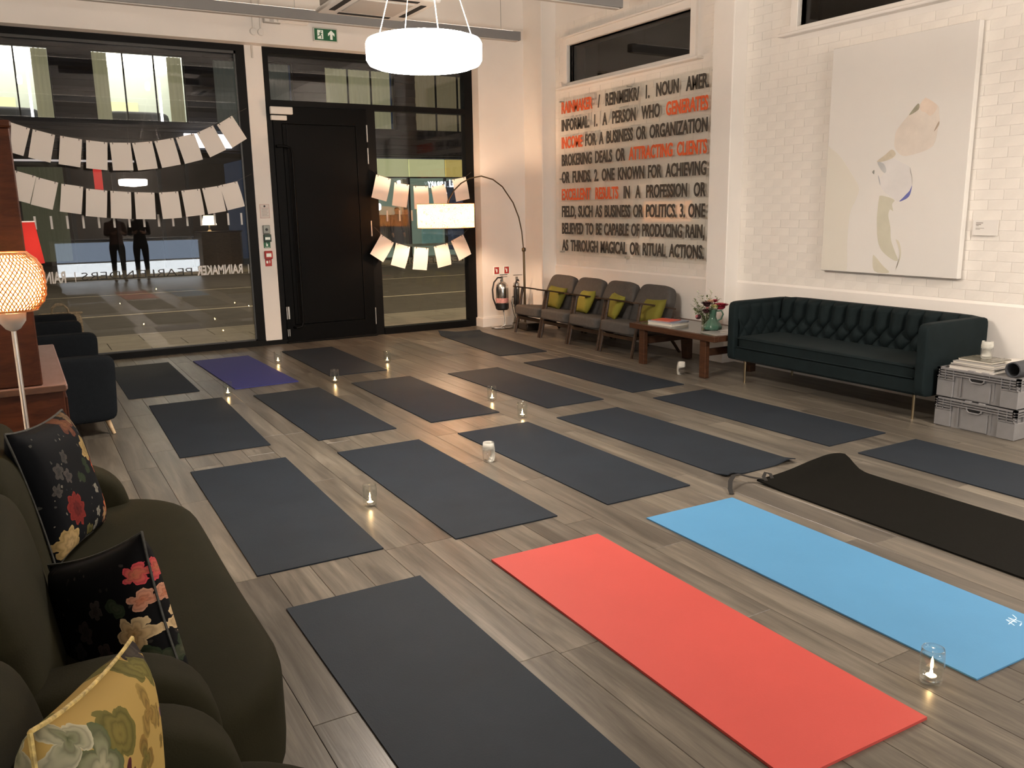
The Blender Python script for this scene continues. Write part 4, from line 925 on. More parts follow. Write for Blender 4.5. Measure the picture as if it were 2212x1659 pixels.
ob('tube_frame', G().tube([(.02, .04, .25), (.02, .0, .12), (.0, -.03, .05), (-.06, .0, .012), (-.14, .10, .012)], .011, 8).tube([(-.15, .0, .012), (.02, -.09, .012), (.16, -.1, .012)], .012, 8).tube([(.16, -.10, .012), (.17, -.09, .08), (.14, -.04, .20), (.13, .0, .38), (.16, .05, .42), (.22, .08, .42)], .012, 8), CHROME, st, True)
ob('foot_ring', G().lathe([(.05, 0), (.055, .0), (.055, .075), (.05, .075), (.05, 0)], 20, (.14, -.09, 0)), CHROME, st, True)
e2 = thing('fire_extinguisher', 'black horn carbon dioxide extinguisher partly behind the first grey chair', 'extinguisher', (5.985, 10.14, 0))
ob('cylinder', G().lathe([(0, .02), (.05, .02), (.055, .03), (.055, .56), (.045, .61), (.015, .63), (.015, .66), (0, .66)], 20), CHR2, e2, True)
ob('discharge_horn', G().lathe([(.012, .30), (.033, .33), (.030, .40), (.026, .52), (.012, .58), (.008, .60)], 12, (-.055, -.065, 0)), BLACKPL, e2, True)
ob('hose', G().tube([(-.055, -.065, .60), (-.04, -.06, .64), (0, -.05, .66), (.02, -.03, .64), (.0, 0, .66)], .009, 8), BLACKPL, e2, True)
ob('valve', G().cbox((0, 0, .68), (.03, .03, .04), .004).cbox((.02, 0, .72), (.14, .018, .012), .003), STEEL, e2)
for (xx, d) in ((5.805, 'above the chrome extinguisher'), (5.965, 'above the black horn extinguisher')):
    s = thing('extinguisher_sign', 'small red and white fire extinguisher sign '+d, 'sign', (xx, YH-.003, .775)); ob('sign_plate', G().box((0, 0, 0), (.10, .004, .12)), SIGW, s); ob('red_field', G().bb(-.037, .037, -.0032, -.002, -.045, .05), REDP, s); ob('pictogram', G().sbox((0, -.0036, .0), (.018, .002, .05), 4, 4).sbox((-.018, -.0036, .02), (.008, .002, .03), 4, 4), SIGW, s)

# ------------------------------------------------------------------ arc floor lamp
al = thing('arc_floor_lamp', 'tall bronze arc floor lamp with a glowing orange drum shade', 'floor lamp', (5.95, 9.86, 0))
AO = Vector((5.95, 9.86, 0))
def la(pts): return [tuple(Vector(p)-AO) for p in pts]
ob('base', G().cbox((.03, -.06, .05), (.22, .24, .10), .012), pbr('bronze_base', (.03, .022, .016), .4), al, True)
ob('pole', G().tube(la([(5.95, 9.86, .1), (5.945, 9.86, .6), (5.94, 9.86, 1.08)]), .016, 10), BRASS, al, True)
ob('joint', G().sbox(tuple(Vector((5.94, 9.86, 1.08))-AO), (.05, .05, .06), 3, 6), BRASS, al, True)
ob('arc', G().tube(la([(5.94, 9.86, 1.06), (5.905, 9.85, 1.33), (5.85, 9.83, 1.51), (5.755, 9.81, 1.70), (5.58, 9.78, 1.905), (5.43, 9.76, 1.995), (5.24, 9.72, 2.035), (5.06, 9.69, 2.005), (4.92, 9.66, 1.945), (4.80, 9.63, 1.855), (4.71, 9.61, 1.74), (4.69, 9.60, 1.68)]), .0085, 8), BRASS, al, True)
SHO = shade_mat('orange_patterned_shade', (.95, .70, .38), (.85, .42, .15), 14, 'rings', .6)
sc_ = Vector((4.665, 9.6, 0))-AO
ob('shade', G().lathe([(.352, 1.405), (.352, 1.695)], 48, sc_).lathe([(.350, 1.695), (.350, 1.405)], 48, sc_) if False else G().add(*(lambda n: ([(sc_.x+.352*math.cos(2*PI*k/n), sc_.y+.352*math.sin(2*PI*k/n), z) for z in (1.405, 1.695) for k in range(n)], [(k, (k+1) % n, n+(k+1) % n, n+k) for k in range(n)]))(56)), SHO, al, 'all')
pbr('shade_trim', (.5, .16, .04), .6)
[ob('shade_rim', G().tube([(sc_.x+.352*math.cos(2*PI*k/40), sc_.y+.352*math.sin(2*PI*k/40), q) for k in range(41)], .004, 6), MATS['shade_trim'], al, True) for q in (1.405, 1.695)]
ob('bulb', G().sbox((sc_.x, sc_.y, 1.56), (.09, .09, .11), 2, 8), emis('arc_lamp_bulb', (1.0, .66, .42), 560.0), al, True)
ob('bulb_holder', G().tube([(sc_.x, sc_.y, 1.61), (sc_.x, sc_.y, 1.69)], .016, 8).tube([(sc_.x-.35, sc_.y, 1.69), (sc_.x+.35, sc_.y, 1.69)], .003, 5), BRASS, al, True)

# ------------------------------------------------------------------ ceiling: pendants, troughs, air conditioner
OPAL = emis('opal_pendant_shade', (1.0, .88, .76), PENDANT_L)
PWIRE = pbr('pale_wire', (.75, .72, .66), .4)
def pendant(label, loc):
    p = thing('pendant_lamp', label, 'pendant lamp', loc, 0, 'opal drum pendants')
    prof = [(0, -.125), (.05, -.120), (.10, -.102), (.20, -.098), (.29, -.092), (.333, -.076), (.349, -.05), (.349, .045), (.338, .064), (.30, .076), (0, .082)]
    ob('shade', G().lathe(prof, 48), OPAL, p, 'all')
    for k in range(4): a = PI/4+k*PI/2; ob('wire', G().tube([(.30*math.cos(a), .30*math.sin(a), .075), (.02*math.cos(a), .02*math.sin(a), .95)], .003, 5), PWIRE, p)
    ob('ceiling_rod', G().tube([(0, 0, .94), (0, 0, ZC-loc[2]-.02)], .006, 6), PWIRE, p); ob('ceiling_rose', G().lathe([(0, ZC-loc[2]-.03), (.06, ZC-loc[2]-.03), (.06, ZC-loc[2])], 20), WHITEPL, p)
    return p
pendant('glowing white drum pendant hanging on wires in front of the black door', (2.285, 4.93, 2.565))
pendant('glowing white drum pendant at the back of the room behind the camera', (2.9, -3.3, 2.45))
pendant('added unseen drum pendant, fill light for the right side near the crates', (5.1, .9, 2.6))  # unseen pendant added as room fill, placed to keep its reflection hidden
TRL = emis('trough_fill_glow', (1.0, .86, .70), TROUGH_L)  # glow added along the trough tops for soft light off the ceiling
for (yy, d) in ((9.5, 'nearest the shop window'), (7.55, 'second from the shop window'), (3.4, 'above the middle of the room'), (-.6, 'above the back of the room')):
    t = thing('light_trough', 'long grey suspended linear trough, '+d, 'light trough', (2.6, yy, 3.65))
    x1 = 5.69-2.6 if yy > 8 else 5.76-2.6
    ob('trough_body', G().bb(-3.0, x1, -.05, .05, 0, .10), GREYB, t)
    ob('bottom_strip', G().bb(-3.0, x1-.03, -.03, .03, -.012, 0), pbr('trough_strip', (.55, .52, .48), .5) if 'trough_strip' not in MATS else MATS['trough_strip'], t)
    ob('added_fill_strip', G().bb(-2.9, x1-.1, -.035, .035, .101, .104), TRL, t)
    for xx in (-2.2, .3, x1-.25): ob('hanger_rod', G().tube([(xx, 0, .1), (xx, 0, ZC-3.65)], .004, 5), STEEL, t)
ac = thing('air_conditioner', 'white ceiling cassette air conditioner with open louvres', 'air conditioner', (3.04, 7.51, 3.39))
ob('panel', G().cbox((0, 0, .02), (.86, .86, .04), .015), WHITEPL, ac, True)
ob('intake_grille', G().cbox((0, 0, -.002), (.50, .50, .012), .006), pbr('grille_grey', (.50, .47, .43), .6), ac)
for k in range(4):
    M = Matrix.Rotation(k*PI/2, 4, 'Z')
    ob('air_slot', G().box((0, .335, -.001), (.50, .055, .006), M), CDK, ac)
    ob('louvre', G().box((0, .372, -.012), (.50, .05, .006), M @ MT((0, 0, 0), (.12, 0, 0))), WHITEPL, ac)
ob('body', G().cbox((0, 0, .13), (.80, .80, .18), .02), pbr('ac_body_grey', (.45, .43, .40), .6), ac)
for a, b in ((-1, -1), (1, -1), (1, 1), (-1, 1)): ob('hanger_rod', G().tube([(a*.38, b*.38, .22), (a*.38, b*.38, ZC-3.39)], .005, 5), STEEL, ac)
dc = thing('flexible_duct', 'silvery insulated pipe run to the air conditioner', 'duct', (2.2, 7.75, 3.45))
ob('duct', G().tube([(-1.4, .15, .10), (-.6, .1, .12), (-.1, .02, .08), (.25, .0, .06), (.42, 0, .05)], [.05, .05, .05, .045, .04], 10), pbr('duct_wrap', (.25, .21, .17), .5, var=.5, vscale=25, bump=.6, bscale=40), dc, True)

# ------------------------------------------------------------------ olive sofas on the left
OLIV = pbr('olive_velvet', (.0135, .0122, .0052), .85, var=.10, vscale=6, bump=.12, bscale=240, spec=.10)
def olive_sofa(label, y0, y1, arms):
    yc = (y0+y1)/2; L = y1-y0
    s = thing('curved_sofa', label, 'sofa', (0.05, yc, 0), 0, 'olive green rounded sofas on the left')
    def seatf(P):
        x, y, z = P; e = max(0, (abs(y)-(L/2-.45))/.45)
        if x > 0: x -= .20*e**2.2*min(1, x/.3)
        dip = .018*math.exp(-((y+.1)/.5)**2)
        return [x, y, z-(dip if z > .3 else 0)]
    ob('seat', G().sbox((.105, 0, .255), (.76, L-.02, .37), 7, 22, None, seatf), OLIV, s, 'all')
    ob('plinth', G().sbox((.06, 0, .045), (.62, L-.25, .085), 8, 10), pbr('dark_plinth', (.01, .009, .008), .8) if 'dark_plinth' not in MATS else MATS['dark_plinth'], s)
    def backf(P):
        x, y, z = P; return [x-.16*max(0, z-.35)-.02*(2*y/L)**2*0, y, z]
    nb = 2
    for k in range(nb):
        w_ = (L-.10)/nb
        ob('back_cushion', G().sbox((-.17, -L/2+.05+w_*(k+.5), .56), (.26, w_+.012, .60), 4.5, 16, None, backf), OLIV, s, 'all')
    ob('back_frame', G().sbox((-.33, 0, .42), (.22, L, .80), 6, 12, None, lambda P: [P[0]-.10*max(0, P[2]-.4), P[1], P[2]]), OLIV, s, 'all')
    for a in arms:
        ya = a*(L/2-.115)
        def armf(P):
            x, y, z = P; return [x, y, z-.10*max(0, (x-.0)/.3)**2 if z > .3 else z]
        ob('arm', G().sbox((-.04, ya, .36), (.60, .225, .50), 4.5, 14, None, armf), OLIV, s, 'all')
    return s
olive_sofa('olive green rounded sofa at the left with two dark floral cushions', 1.895, 3.965, (-1, 1))
olive_sofa('olive green rounded sofa in the bottom left corner with the yellow cushion', -.15, 1.872, (-1, 1))
CREAM = (.30, .21, .085); CREAM2 = (.16, .11, .04); ROSE = (.16, .018, .014); ROSE2 = (.05, .006, .006); CORAL = (.34, .055, .025); PALE = (.055, .05, .045); LFG = (.018, .028, .014)
DKFL = flower_print('dark_floral_print', (.0022, .0028, .0040), [
    (-.10, -.09, .062, 9, .25, ROSE, ROSE2, 0), (.155, .085, .055, 7, .3, CREAM, CREAM2, .4), (.20, .01, .045, 8, .35, CORAL, (.4, .12, .07), .2), (-.18, -.19, .062, 8, .25, CREAM, (.34, .24, .12), 1.),
    (.19, -.15, .045, 6, .5, CORAL, CREAM, .7), (.225, -.20, .04, 5, .4, (.40, .26, .15), CREAM, .1), (.14, -.18, .03, 6, .5, (.22, .10, .06), CREAM, .3), (.10, .20, .06, 5, .6, (.08, .025, .015), (.12, .05, .02), .3),
    (.19, .21, .045, 5, .6, (.16, .10, .05), (.05, .03, .02), 1.1), (-.13, .06, .032, 5, .4, PALE, (.02, .02, .02), 0), (-.06, .10, .026, 5, .4, PALE, (.02, .02, .02), .5), (-.17, .0, .024, 5, .4, PALE, (.02, .02, .02), .9), (-.08, .03, .03, 5, .4, (.07, .06, .055), (.02, .02, .02), .2),
    (.02, .0, .03, 2, .7, LFG, LFG, .5), (.09, .03, .034, 2, .7, LFG, LFG, 1.3), (.07, -.15, .022, 5, .4, (.22, .21, .17), PALE, .4), (.04, -.19, .02, 5, .4, (.22, .21, .17), PALE, .8), (.11, -.07, .02, 5, .4, (.22, .21, .17), PALE, .4), (-.02, -.19, .032, 2, .7, (.12, .10, .03), LFG, .4)],
    specks=(42, .2, [(0, (0, 0, 0, 0)), (.6, (.045, .045, .04, 1)), (.74, (0, 0, 0, 0)), (.9, (.12, .11, .09, 1))]))
DKFL2 = flower_print('dark_floral_print_small', (.0015, .0015, .0018), [
    (.20, .13, .032, 5, .6, (.42, .045, .06), (.3, .1, .05), .2), (.195, .06, .028, 4, .5, (.40, .20, .13), (.3, .1, .05), .8), (.16, -.02, .052, 6, .35, (.42, .31, .17), (.30, .18, .07), .3), (.19, -.10, .045, 3, .6, LFG, (.05, .05, .03), .3), (.13, .06, .034, 2, .6, LFG, (.03, .035, .02), .9),
    (-.02, .02, .034, 5, .4, (.045, .034, .03), (.02, .015, .014), .1), (.04, -.05, .036, 5, .4, (.055, .04, .035), (.02, .015, .014), .6), (-.07, -.03, .028, 5, .4, (.035, .03, .027), (.02, .015, .014), .3), (.05, .07, .03, 5, .4, (.05, .042, .036), (.02, .015, .014), .9), (-.05, -.10, .03, 5, .4, (.03, .025, .022), (.02, .015, .014), .5), (-.14, .02, .02, 5, .4, (.02, .018, .016), (.01, .01, .01), .2), (.0, -.16, .03, 5, .4, (.03, .025, .022), (.02, .015, .014), .7)],
    specks=(40, .22, [(0, (0, 0, 0, 0)), (.55, (.016, .014, .012, 1)), (.75, (0, 0, 0, 0)), (.92, (.03, .026, .022, 1))]))
OLV = (.10, .09, .022); BRN = (.19, .115, .03)
YELF = flower_print('yellow_floral_print', (.30, .205, .062), [
    (.20, .10, .062, 6, .55, (.075, .03, .075), (.12, .06, .09), .2), (.185, .165, .03, 4, .5, (.016, .007, .012), (.02, .01, .015), .6), (.175, .215, .042, 5, .6, (.014, .010, .012), (.05, .04, .03), .2), (.13, .19, .05, 2, .75, OLV, (.14, .12, .03), .5), (.11, .11, .022, 5, .4, BRN, OLV, .3), (.12, .06, .016, 5, .4, BRN, OLV, .3), (.07, .13, .05, 3, .8, (.22, .15, .04), BRN, .9),
    (.10, -.07, .062, 8, .3, (.24, .10, .095), (.28, .13, .12), .3), (.10, -.02, .03, 2, .3, (.022, .010, .014), (.03, .012, .02), 1.2), (.02, .07, .045, 3, .75, BRN, OLV, .5), (-.03, .02, .04, 3, .75, BRN, (.2, .13, .04), 1.4), (.16, -.02, .03, 5, .4, BRN, OLV, .8), (.185, .01, .022, 5, .4, BRN, OLV, .4), (.20, -.04, .024, 5, .4, BRN, OLV, .6),
    (-.064, .15, .06, 2, .45, OLV, (.15, .12, .03), .3), (-.14, .13, .065, 4, .5, (.06, .075, .03), (.30, .28, .18), .8), (-.18, .19, .05, 3, .6, (.34, .32, .22), (.08, .09, .04), .2), (-.19, .08, .05, 4, .5, (.05, .065, .03), (.2, .2, .12), .4), (-.10, .05, .055, 4, .6, (.055, .075, .035), (.10, .10, .05), 1.2), (-.06, .075, .028, 4, .5, (.07, .015, .018), (.03, .01, .01), .2),
    (-.05, -.08, .04, 3, .7, OLV, (.1, .09, .03), .4), (.0, -.16, .09, 5, .3, (.010, .010, .011), (.010, .010, .011), .1), (.17, -.16, .09, 5, .3, (.010, .010, .011), (.010, .010, .011), .8), (-.15, -.12, .07, 6, .4, (.16, .075, .03), (.10, .10, .04), .1)])
def cushion(label, loc, rot, size, mat, t=.15):
    c = thing('floral_cushion', label, 'cushion', loc, rot=rot, group='floral cushions on the olive sofas')
    ob('cover', G().pillow(size, size, t, 18, None, .55, .08), mat, c, 'all')
    k = size/2*.99; pts = []
    for (a, b) in ((-1, -1), (1, -1), (1, 1), (-1, 1), (-1, -1)): pts.append((a, b))
    g = G()
    for i in range(4):
        (a, b), (c_, d) = pts[i], pts[i+1]; row = []
        for q in range(9):
            t_ = q/8; x, z = a+(c_-a)*t_, b+(d-b)*t_; l = 1-.08*(1-z*z)*abs(x)**3; kk = 1-.08*(1-x*x)*abs(z)**3; row.append((x*size/2*l, 0, z*size/2*kk))
        g.tube(row, .004, 5)
    ob('piping', g, pbr(label[:12].replace(' ', '_')+'_piping', (.40, .30, .10) if 'yellow' in label else (.03, .03, .025), .7, var=.6, vscale=60), c, True)
    return c
def axes(r, u):
    r = Vector(r).normalized(); u = Vector(u); u = (u-r*u.dot(r)).normalized(); y = u.cross(r)
    return Matrix((r, y, u)).transposed().to_euler()
cushion('dark floral cushion with red and cream roses in the far sofa corner', (.045, 3.40, .665), axes((.385, .92, -.06), (-.196, .16, .967)), .49, DKFL)
cushion('nearly black floral cushion by the near arm of the first olive sofa', (.125, 2.42, .505), axes((.49, -.78, .38), (-.137, .366, .92)), .46, DKFL2)
cushion('yellow floral cushion on the sofa in the bottom left corner', (.015, 1.43, .65), axes((.378, .9, -.2), (.047, .192, .98)), .45, YELF)


# ------------------------------------------------------------------ wooden dresser on the left wall
MAHO = wood('mahogany', (.024, .0075, .0038), (.058, .018, .008), .45, 5, (1.5, 1.5, 7), spec=.15)
PKW = wood('lit_wood_top', (.15, .083, .066), (.20, .12, .10), .45, 5, (4, 1, 1))  # light falling on the dresser top is put into this paler wood colour
ds = thing('wooden_dresser', 'dark mahogany dresser with tall upper cupboard and light-paled top at left', 'dresser', (-.15, 5.75, 0))
def D(g): g.v = [(v[0]+.15, v[1]-5.75, v[2]) for v in g.v]; return g
ob('lower_cupboard', D(G().cbox(((XL+.02+.145)/2, 5.77, .37), (.145-XL-.02, 1.60, .72), .006)), MAHO, ds)
ob('dresser_top', D(G().cbox(((XL+.01+.163)/2, 5.765, .745), (.163-XL-.01, 1.65, .03), .006)), PKW, ds)
ob('top_edge', D(G().cbox((XL/2+.165/2, 4.937, .742), (.163-XL-.02, .012, .034), .003)), TEAKD, ds)
ob('upper_cupboard', D(G().cbox(((XL+.02+.052)/2, 5.75, 1.41), (.052-XL-.02, 1.55, 1.296), .006)), MAHO, ds)
ob('cornice', D(G().cbox(((XL+.02+.06)/2, 5.75, 2.075), (.062-XL-.02, 1.58, .035), .008)), MAHO, ds)
ob('base_moulding', D(G().cbox(((XL+.02+.155)/2, 5.77, .04), (.157-XL-.02, 1.62, .07), .01)), MAHO, ds)
for k in range(3): ob('cupboard_door', D(G().cbox((.150, 5.24+k*.53, .385), (.014, .50, .60), .004)), MAHO, ds)
for k in range(3): ob('door_knob', D(G().sbox((.166, 5.06+k*.53, .42), (.02, .025, .025), 2.5, 5)), BRASS, ds, True)
# ------------------------------------------------------------------ woven shade floor lamp
LX, LY = -.042, 4.42
wl = thing('woven_floor_lamp', 'floor lamp with a glowing woven barrel shade on a pale pole', 'floor lamp', (LX, LY, 0))
ob('base', G().lathe([(0, 0), (.13, 0), (.13, .015), (.05, .025), (.014, .04)], 28), STEEL, wl, True)
ob('pole', G().tube([(0, 0, .02), (0, 0, 1.14)], .011, 10), pbr('pale_steel_pole', (.55, .5, .44), .3, metal=.8), wl, True)
ob('shade_cup', G().lathe([(.012, 1.12), (.03, 1.13), (.055, 1.165), (.06, 1.205), (.055, 1.205), (0, 1.15)], 20), pbr('grey_cup', (.30, .27, .24), .4), wl, True)
def wr_(z):
    t = (z-1.215)/.255
    return .152*(1-abs(2*t-.95)**3.2*.34)
prof = [(wr_(1.215+.255*k/10)-.006, 1.215+.255*k/10) for k in range(11)]
ob('shade_liner', G().add([(r_*math.cos(2*PI*j/32), r_*math.sin(2*PI*j/32), z) for r_, z in prof for j in range(32)], [(i*32+j, i*32+(j+1) % 32, (i+1)*32+(j+1) % 32, (i+1)*32+j) for i in range(10) for j in range(32)]), shade_mat('cream_liner', (.92, .66, .36), (0, 0, 0), 1, 'plain', .75), wl, 'all')
g = G()
for k in range(52):
    for d in (-1, 1):
        pts = []
        for q in range(9):
            z = 1.215+.255*q/8; a = 2*PI*k/52+d*q/8*1.15; R_ = wr_(z)+(.0015 if (q+k) % 2 else -.0015)*d; pts.append((R_*math.cos(a), R_*math.sin(a), z))
        g.tube(pts, .0028, 3, False)
ob('woven_strands', g, pbr('rattan_strand', (.42, .17, .06), .6), wl, kind='stuff')
[ob('shade_ring', G().tube([(wr_(q)*math.cos(2*PI*k/32), wr_(q)*math.sin(2*PI*k/32), q) for k in range(33)], .005, 6), MATS['rattan_strand'], wl, True) for q in (1.215, 1.47)]
ob('bulb', G().sbox((0, 0, 1.34), (.07, .07, .09), 2, 8), emis('woven_lamp_bulb', (1.0, .64, .33), 300.0), wl, True)
# ------------------------------------------------------------------ red shade lamp
rl_ = thing('red_shade_lamp', 'slender floor lamp with a red cone shade behind the dresser', 'floor lamp', (.02, 6.72, 0))
ob('base', G().lathe([(0, 0), (.10, 0), (.10, .015), (.02, .03)], 24), BLACKPL, rl_, True); ob('pole', G().tube([(0, 0, .02), (0, 0, 1.36)], .009, 8), BLACKPL, rl_, True)
REDS = shade_mat('red_shade_fabric', (.78, .07, .06), (0, 0, 0), 1, 'plain', .6)
n_ = 36; ob('shade', G().add([(r_*math.cos(2*PI*j/n_), r_*math.sin(2*PI*j/n_), z) for r_, z in ((.158, 1.31), (.125, 1.59)) for j in range(n_)], [(j, (j+1) % n_, n_+(j+1) % n_, n_+j) for j in range(n_)]), REDS, rl_, 'all')
ob('shade_rim', G().tube([(.125*math.cos(2*PI*k/32), .125*math.sin(2*PI*k/32), 1.592) for k in range(33)], .004, 5), pbr('white_rim', (.85, .75, .7), .5), rl_, True)
ob('bulb', G().sbox((0, 0, 1.42), (.06, .06, .08), 2, 7), emis('red_lamp_bulb', (1.0, .6, .38), 5.0), rl_, True)

# ------------------------------------------------------------------ blue armchairs by the window
BFAB = pbr('blue_grey_wool', (.0085, .0105, .013), .85, var=.1, vscale=25, bump=.3, bscale=220, spec=.10)
PALEW = wood('pale_beech', (.42, .29, .16), (.55, .40, .24), .45, 8, (1, 1, 5))
def armchair(name, label, cat, loc, L, rz=0.0):
    a = thing(name, label, cat, loc, rz)
    k = 2 if L > 1.2 else 1; W_ = (L-.30)/k
    for q in range(k): ob('seat', G().sbox((0.02, -L/2+.15+W_*(q+.5), .34), (.78, W_-.006, .17), 10, 12), BFAB, a, 'all')
    ob('seat_base', G().sbox((0.0, 0, .20), (.80, L-.16, .14), 12, 10), BFAB, a, 'all')
    ob('backrest', G().sbox((-.33, 0, .47), (.19, L-.02, .62), 8, 12, None, lambda P: [P[0]-.14*max(0, P[2]-.3), P[1], P[2]]), BFAB, a, 'all')
    for s in (-1, 1):
        ob('arm', G().sbox((0.0, s*(L/2-.08), .36), (.86, .16, .49), 11, 14, None, lambda P: [P[0]+.05*(P[2]-.36), P[1], P[2]]), BFAB, a, 'all')
        for t in (-1, 1): ob('leg', G().tube([(t*.34, s*(L/2-.13), .14), (t*.385, s*(L/2-.07), 0)], [.022, .013], 10), PALEW, a, True)
    return a
armchair('loveseat', 'blue grey wool two seat sofa with pale wooden legs beyond the dresser', 'sofa', (.115, 7.63, 0), 1.62)
armchair('armchair', 'blue grey wool armchair between the two seat sofa and the window', 'armchair', (.06, 9.78, 0), .84)
PKC = pbr('dusty_pink_cushion', (.22, .09, .085), .8, var=.2, vscale=20)
o = ob('pink_cushion', G().pillow(.38, .34, .13, 10), PKC, None, 'all', label='dusty pink cushion on the armchair near the window', cat='cushion'); o.location = (.0, 9.62, .60); o.rotation_euler = (-.35, 0, 1.3)
o = ob('grey_cushion', G().pillow(.42, .38, .12, 10), pbr('slate_blue_cushion', (.07, .085, .10), .8), None, 'all', label='slate blue cushion lying on the two seat sofa', cat='cushion'); o.location = (.08, 7.22, .56); o.rotation_euler = (-.9, 0.1, 1.9)
bg = thing('wicker_bag', 'woven straw bag with rope handles behind the far armchair', 'bag', (.36, 10.34, 0))
STRAW = pbr('straw', (.24, .19, .12), .8, var=.45, vscale=45, bump=.5, bscale=60)
ob('bag_body', G().sbox((0, 0, .30), (.40, .15, .58), 7, 12, None, lambda P: [P[0]*(1+.12*(P[2]-.30)), P[1], P[2]]), STRAW, bg, 'all')
for s in (-1, 1): ob('handle', G().tube([(-.085, s*.05, .58), (-.075, s*.06, .65), (-.03, s*.07, .69), (.03, s*.07, .685), (.07, s*.06, .64), (.08, s*.05, .58)], .009, 8), STRAW, bg, True)
ob('rim', G().tube([(.205*math.cos(t), .07*math.sin(t), .585) for t in [2*PI*k/24 for k in range(25)]], .012, 6), STRAW, bg, True)

# ------------------------------------------------------------------ people
SKIN = pbr('skin', (.35, .20, .14), .6); HAIR = pbr('dark_hair', (.02, .014, .01), .6)
def person(label, loc, rz, top, trousers, coat=False, arm_pose='down'):
    vs = [(0, 0, .95), (0, 0, 1.12), (0, -.01, 1.36), (0, -.005, 1.47), (0, -.02, 1.55), (0, -.02, 1.64), (0, -.01, 1.73)]
    rs = [.15, .135, .165, .075, .062, .095, .07]
    ed = [(0, 1), (1, 2), (2, 3), (3, 4), (4, 5), (5, 6)]
    def chain(start, pts, rad):
        p = start
        for q, r_ in zip(pts, rad): vs.append(q); rs.append(r_); ed.append((p, len(vs)-1)); p = len(vs)-1
        return p
    for s in (-1, 1):
        chain(0, [(s*.095, 0, .86), (s*.105, -.015, .50), (s*.11, .015, .10), (s*.115, -.10, .035), (s*.118, -.16, .03)], [.105, .068, .05, .045, .03])
        if arm_pose == 'down': w_ = chain(2, [(s*.185, 0, 1.40), (s*.235, .02, 1.12), (s*.24, -.05, .88)], [.07, .05, .036]); hp = (s*.24, -.07, .80)
        else: w_ = chain(2, [(s*.185, 0, 1.40), (s*.23, .0, 1.13), (s*.12, -.22, 1.18)], [.07, .05, .036]); hp = (s*.06, -.27, 1.21)
        wp = Vector(vs[w_]); dv = (Vector(hp)-wp).normalized()
        palm = chain(w_, [tuple(wp+dv*.055)], [.03])
        for k in range(5):
            sd = Vector((0, 1, 0)) if arm_pose == 'down' else Vector((0, 0, 1)); off = (k-1.5)*.014
            if k == 4: chain(palm, [tuple(wp+dv*.06+sd*-.04), tuple(wp+dv*.09+sd*-.05)], [.010, .008])
            else: chain(palm, [tuple(wp+dv*.10+sd*off), tuple(wp+dv*(.135-.008*abs(k-1.5))+sd*off*1.05+Vector((0, -.012, 0)))], [.010, .008])
    me = bpy.data.meshes.new('person'); me.from_pydata(vs, ed, []); o = bpy.data.objects.new('person', me); COL.objects.link(o)
    o.modifiers.new('skin', 'SKIN'); sv = me.skin_vertices[0].data
    for i, r_ in enumerate(rs): sv[i].radius = (r_, r_*(.72 if i in (0, 1, 2) else 1))
    sv[0].use_root = True
    sb = o.modifiers.new('sub', 'SUBSURF'); sb.levels = 2; sb.render_levels = 2
    bpy.context.view_layer.update()
    m2 = bpy.data.meshes.new_from_object(o.evaluated_get(bpy.context.evaluated_depsgraph_get())); bpy.data.objects.remove(o)
    for m in (SKIN, top, trousers, HAIR, BLACKPL): m2.materials.append(m)
    hem = .55 if coat else .93
    for p in m2.polygons:
        c = p.center; p.use_smooth = True
        arm = abs(c.x) > .175
        if c.z < .085: k = 4
        elif c.z < hem and not (arm and c.z > .7): k = 2
        elif c.z < 1.50 and not ((arm and c.z < .90) or (arm_pose != 'down' and c.y < -.20)): k = 1
        elif c.z > 1.66 or (c.z > 1.54 and c.y > .015): k = 3
        else: k = 0
        p.material_index = k
    t = thing('person', label, 'person', loc, rz)
    b = bpy.data.objects.new('body', m2); COL.objects.link(b); b.parent = t
    if coat: ob('coat_skirt', G().lathe([(.17, .98), (.20, .75), (.215, .55), (.205, .55), (.17, .9)], 20), top, t, True)
    g = G().sbox((0, -.118, 1.605), (.026, .03, .035), 2.2, 5); ob('nose', g, SKIN, t, True)
    [ob('eye', G().sbox((q*.033, -.105, 1.64), (.022, .012, .011), 2, 4), BLACKPL, t, True) for q in (-1, 1)]
    ob('mouth', G().sbox((0, -.108, 1.565), (.045, .01, .009), 2, 4), pbr('lips', (.25, .09, .08), .5) if 'lips' not in MATS else MATS['lips'], t, True)
    [ob('ear', G().sbox((q*.093, -.01, 1.62), (.016, .03, .05), 2.2, 4), SKIN, t, True) for q in (-1, 1)]
    return t
TRS = pbr('black_trousers', (.012, .012, .013), .8); SHIRT = pbr('brown_jumper', (.10, .055, .04), .85); NVY = pbr('navy_coat', (.018, .02, .032), .8)
person('person in a brown jumper and black trousers standing, mirrored in the window', (2.20, -1.75, 0), 3.0, SHIRT, TRS, arm_pose='fold')
person('person in a dark top and black trousers, mirrored in the window', (2.75, -1.85, 0), 3.3, TRS, TRS, arm_pose='fold')
person('person in a dark navy coat walking past on the far pavement', (10.95, 26.2, 0), .3, NVY, TRS, True)
# lit counter at the back of the room, seen only mirrored in the glass
ctr = thing('lit_counter', 'white back-lit counter front behind the camera, mirrored in the window', 'counter', (2.6, -2.9, 0))
ob('counter_body', G().cbox((0, -.25, .50), (3.6, .6, .98), .01), WHITEPL, ctr); ob('counter_top', G().cbox((0, -.25, 1.005), (3.7, .66, .03), .005), pbr('counter_stone', (.4, .42, .45), .2), ctr)
ob('lit_panel', G().bb(-1.7, 1.7, .051, .056, .10, .42), emis('counter_light', (.92, .97, 1.0), 7.0), ctr); ob('lit_panel', G().bb(-1.7, 1.7, .051, .056, .46, .94), emis('counter_glow', (.62, .75, .95), 2.0), ctr)

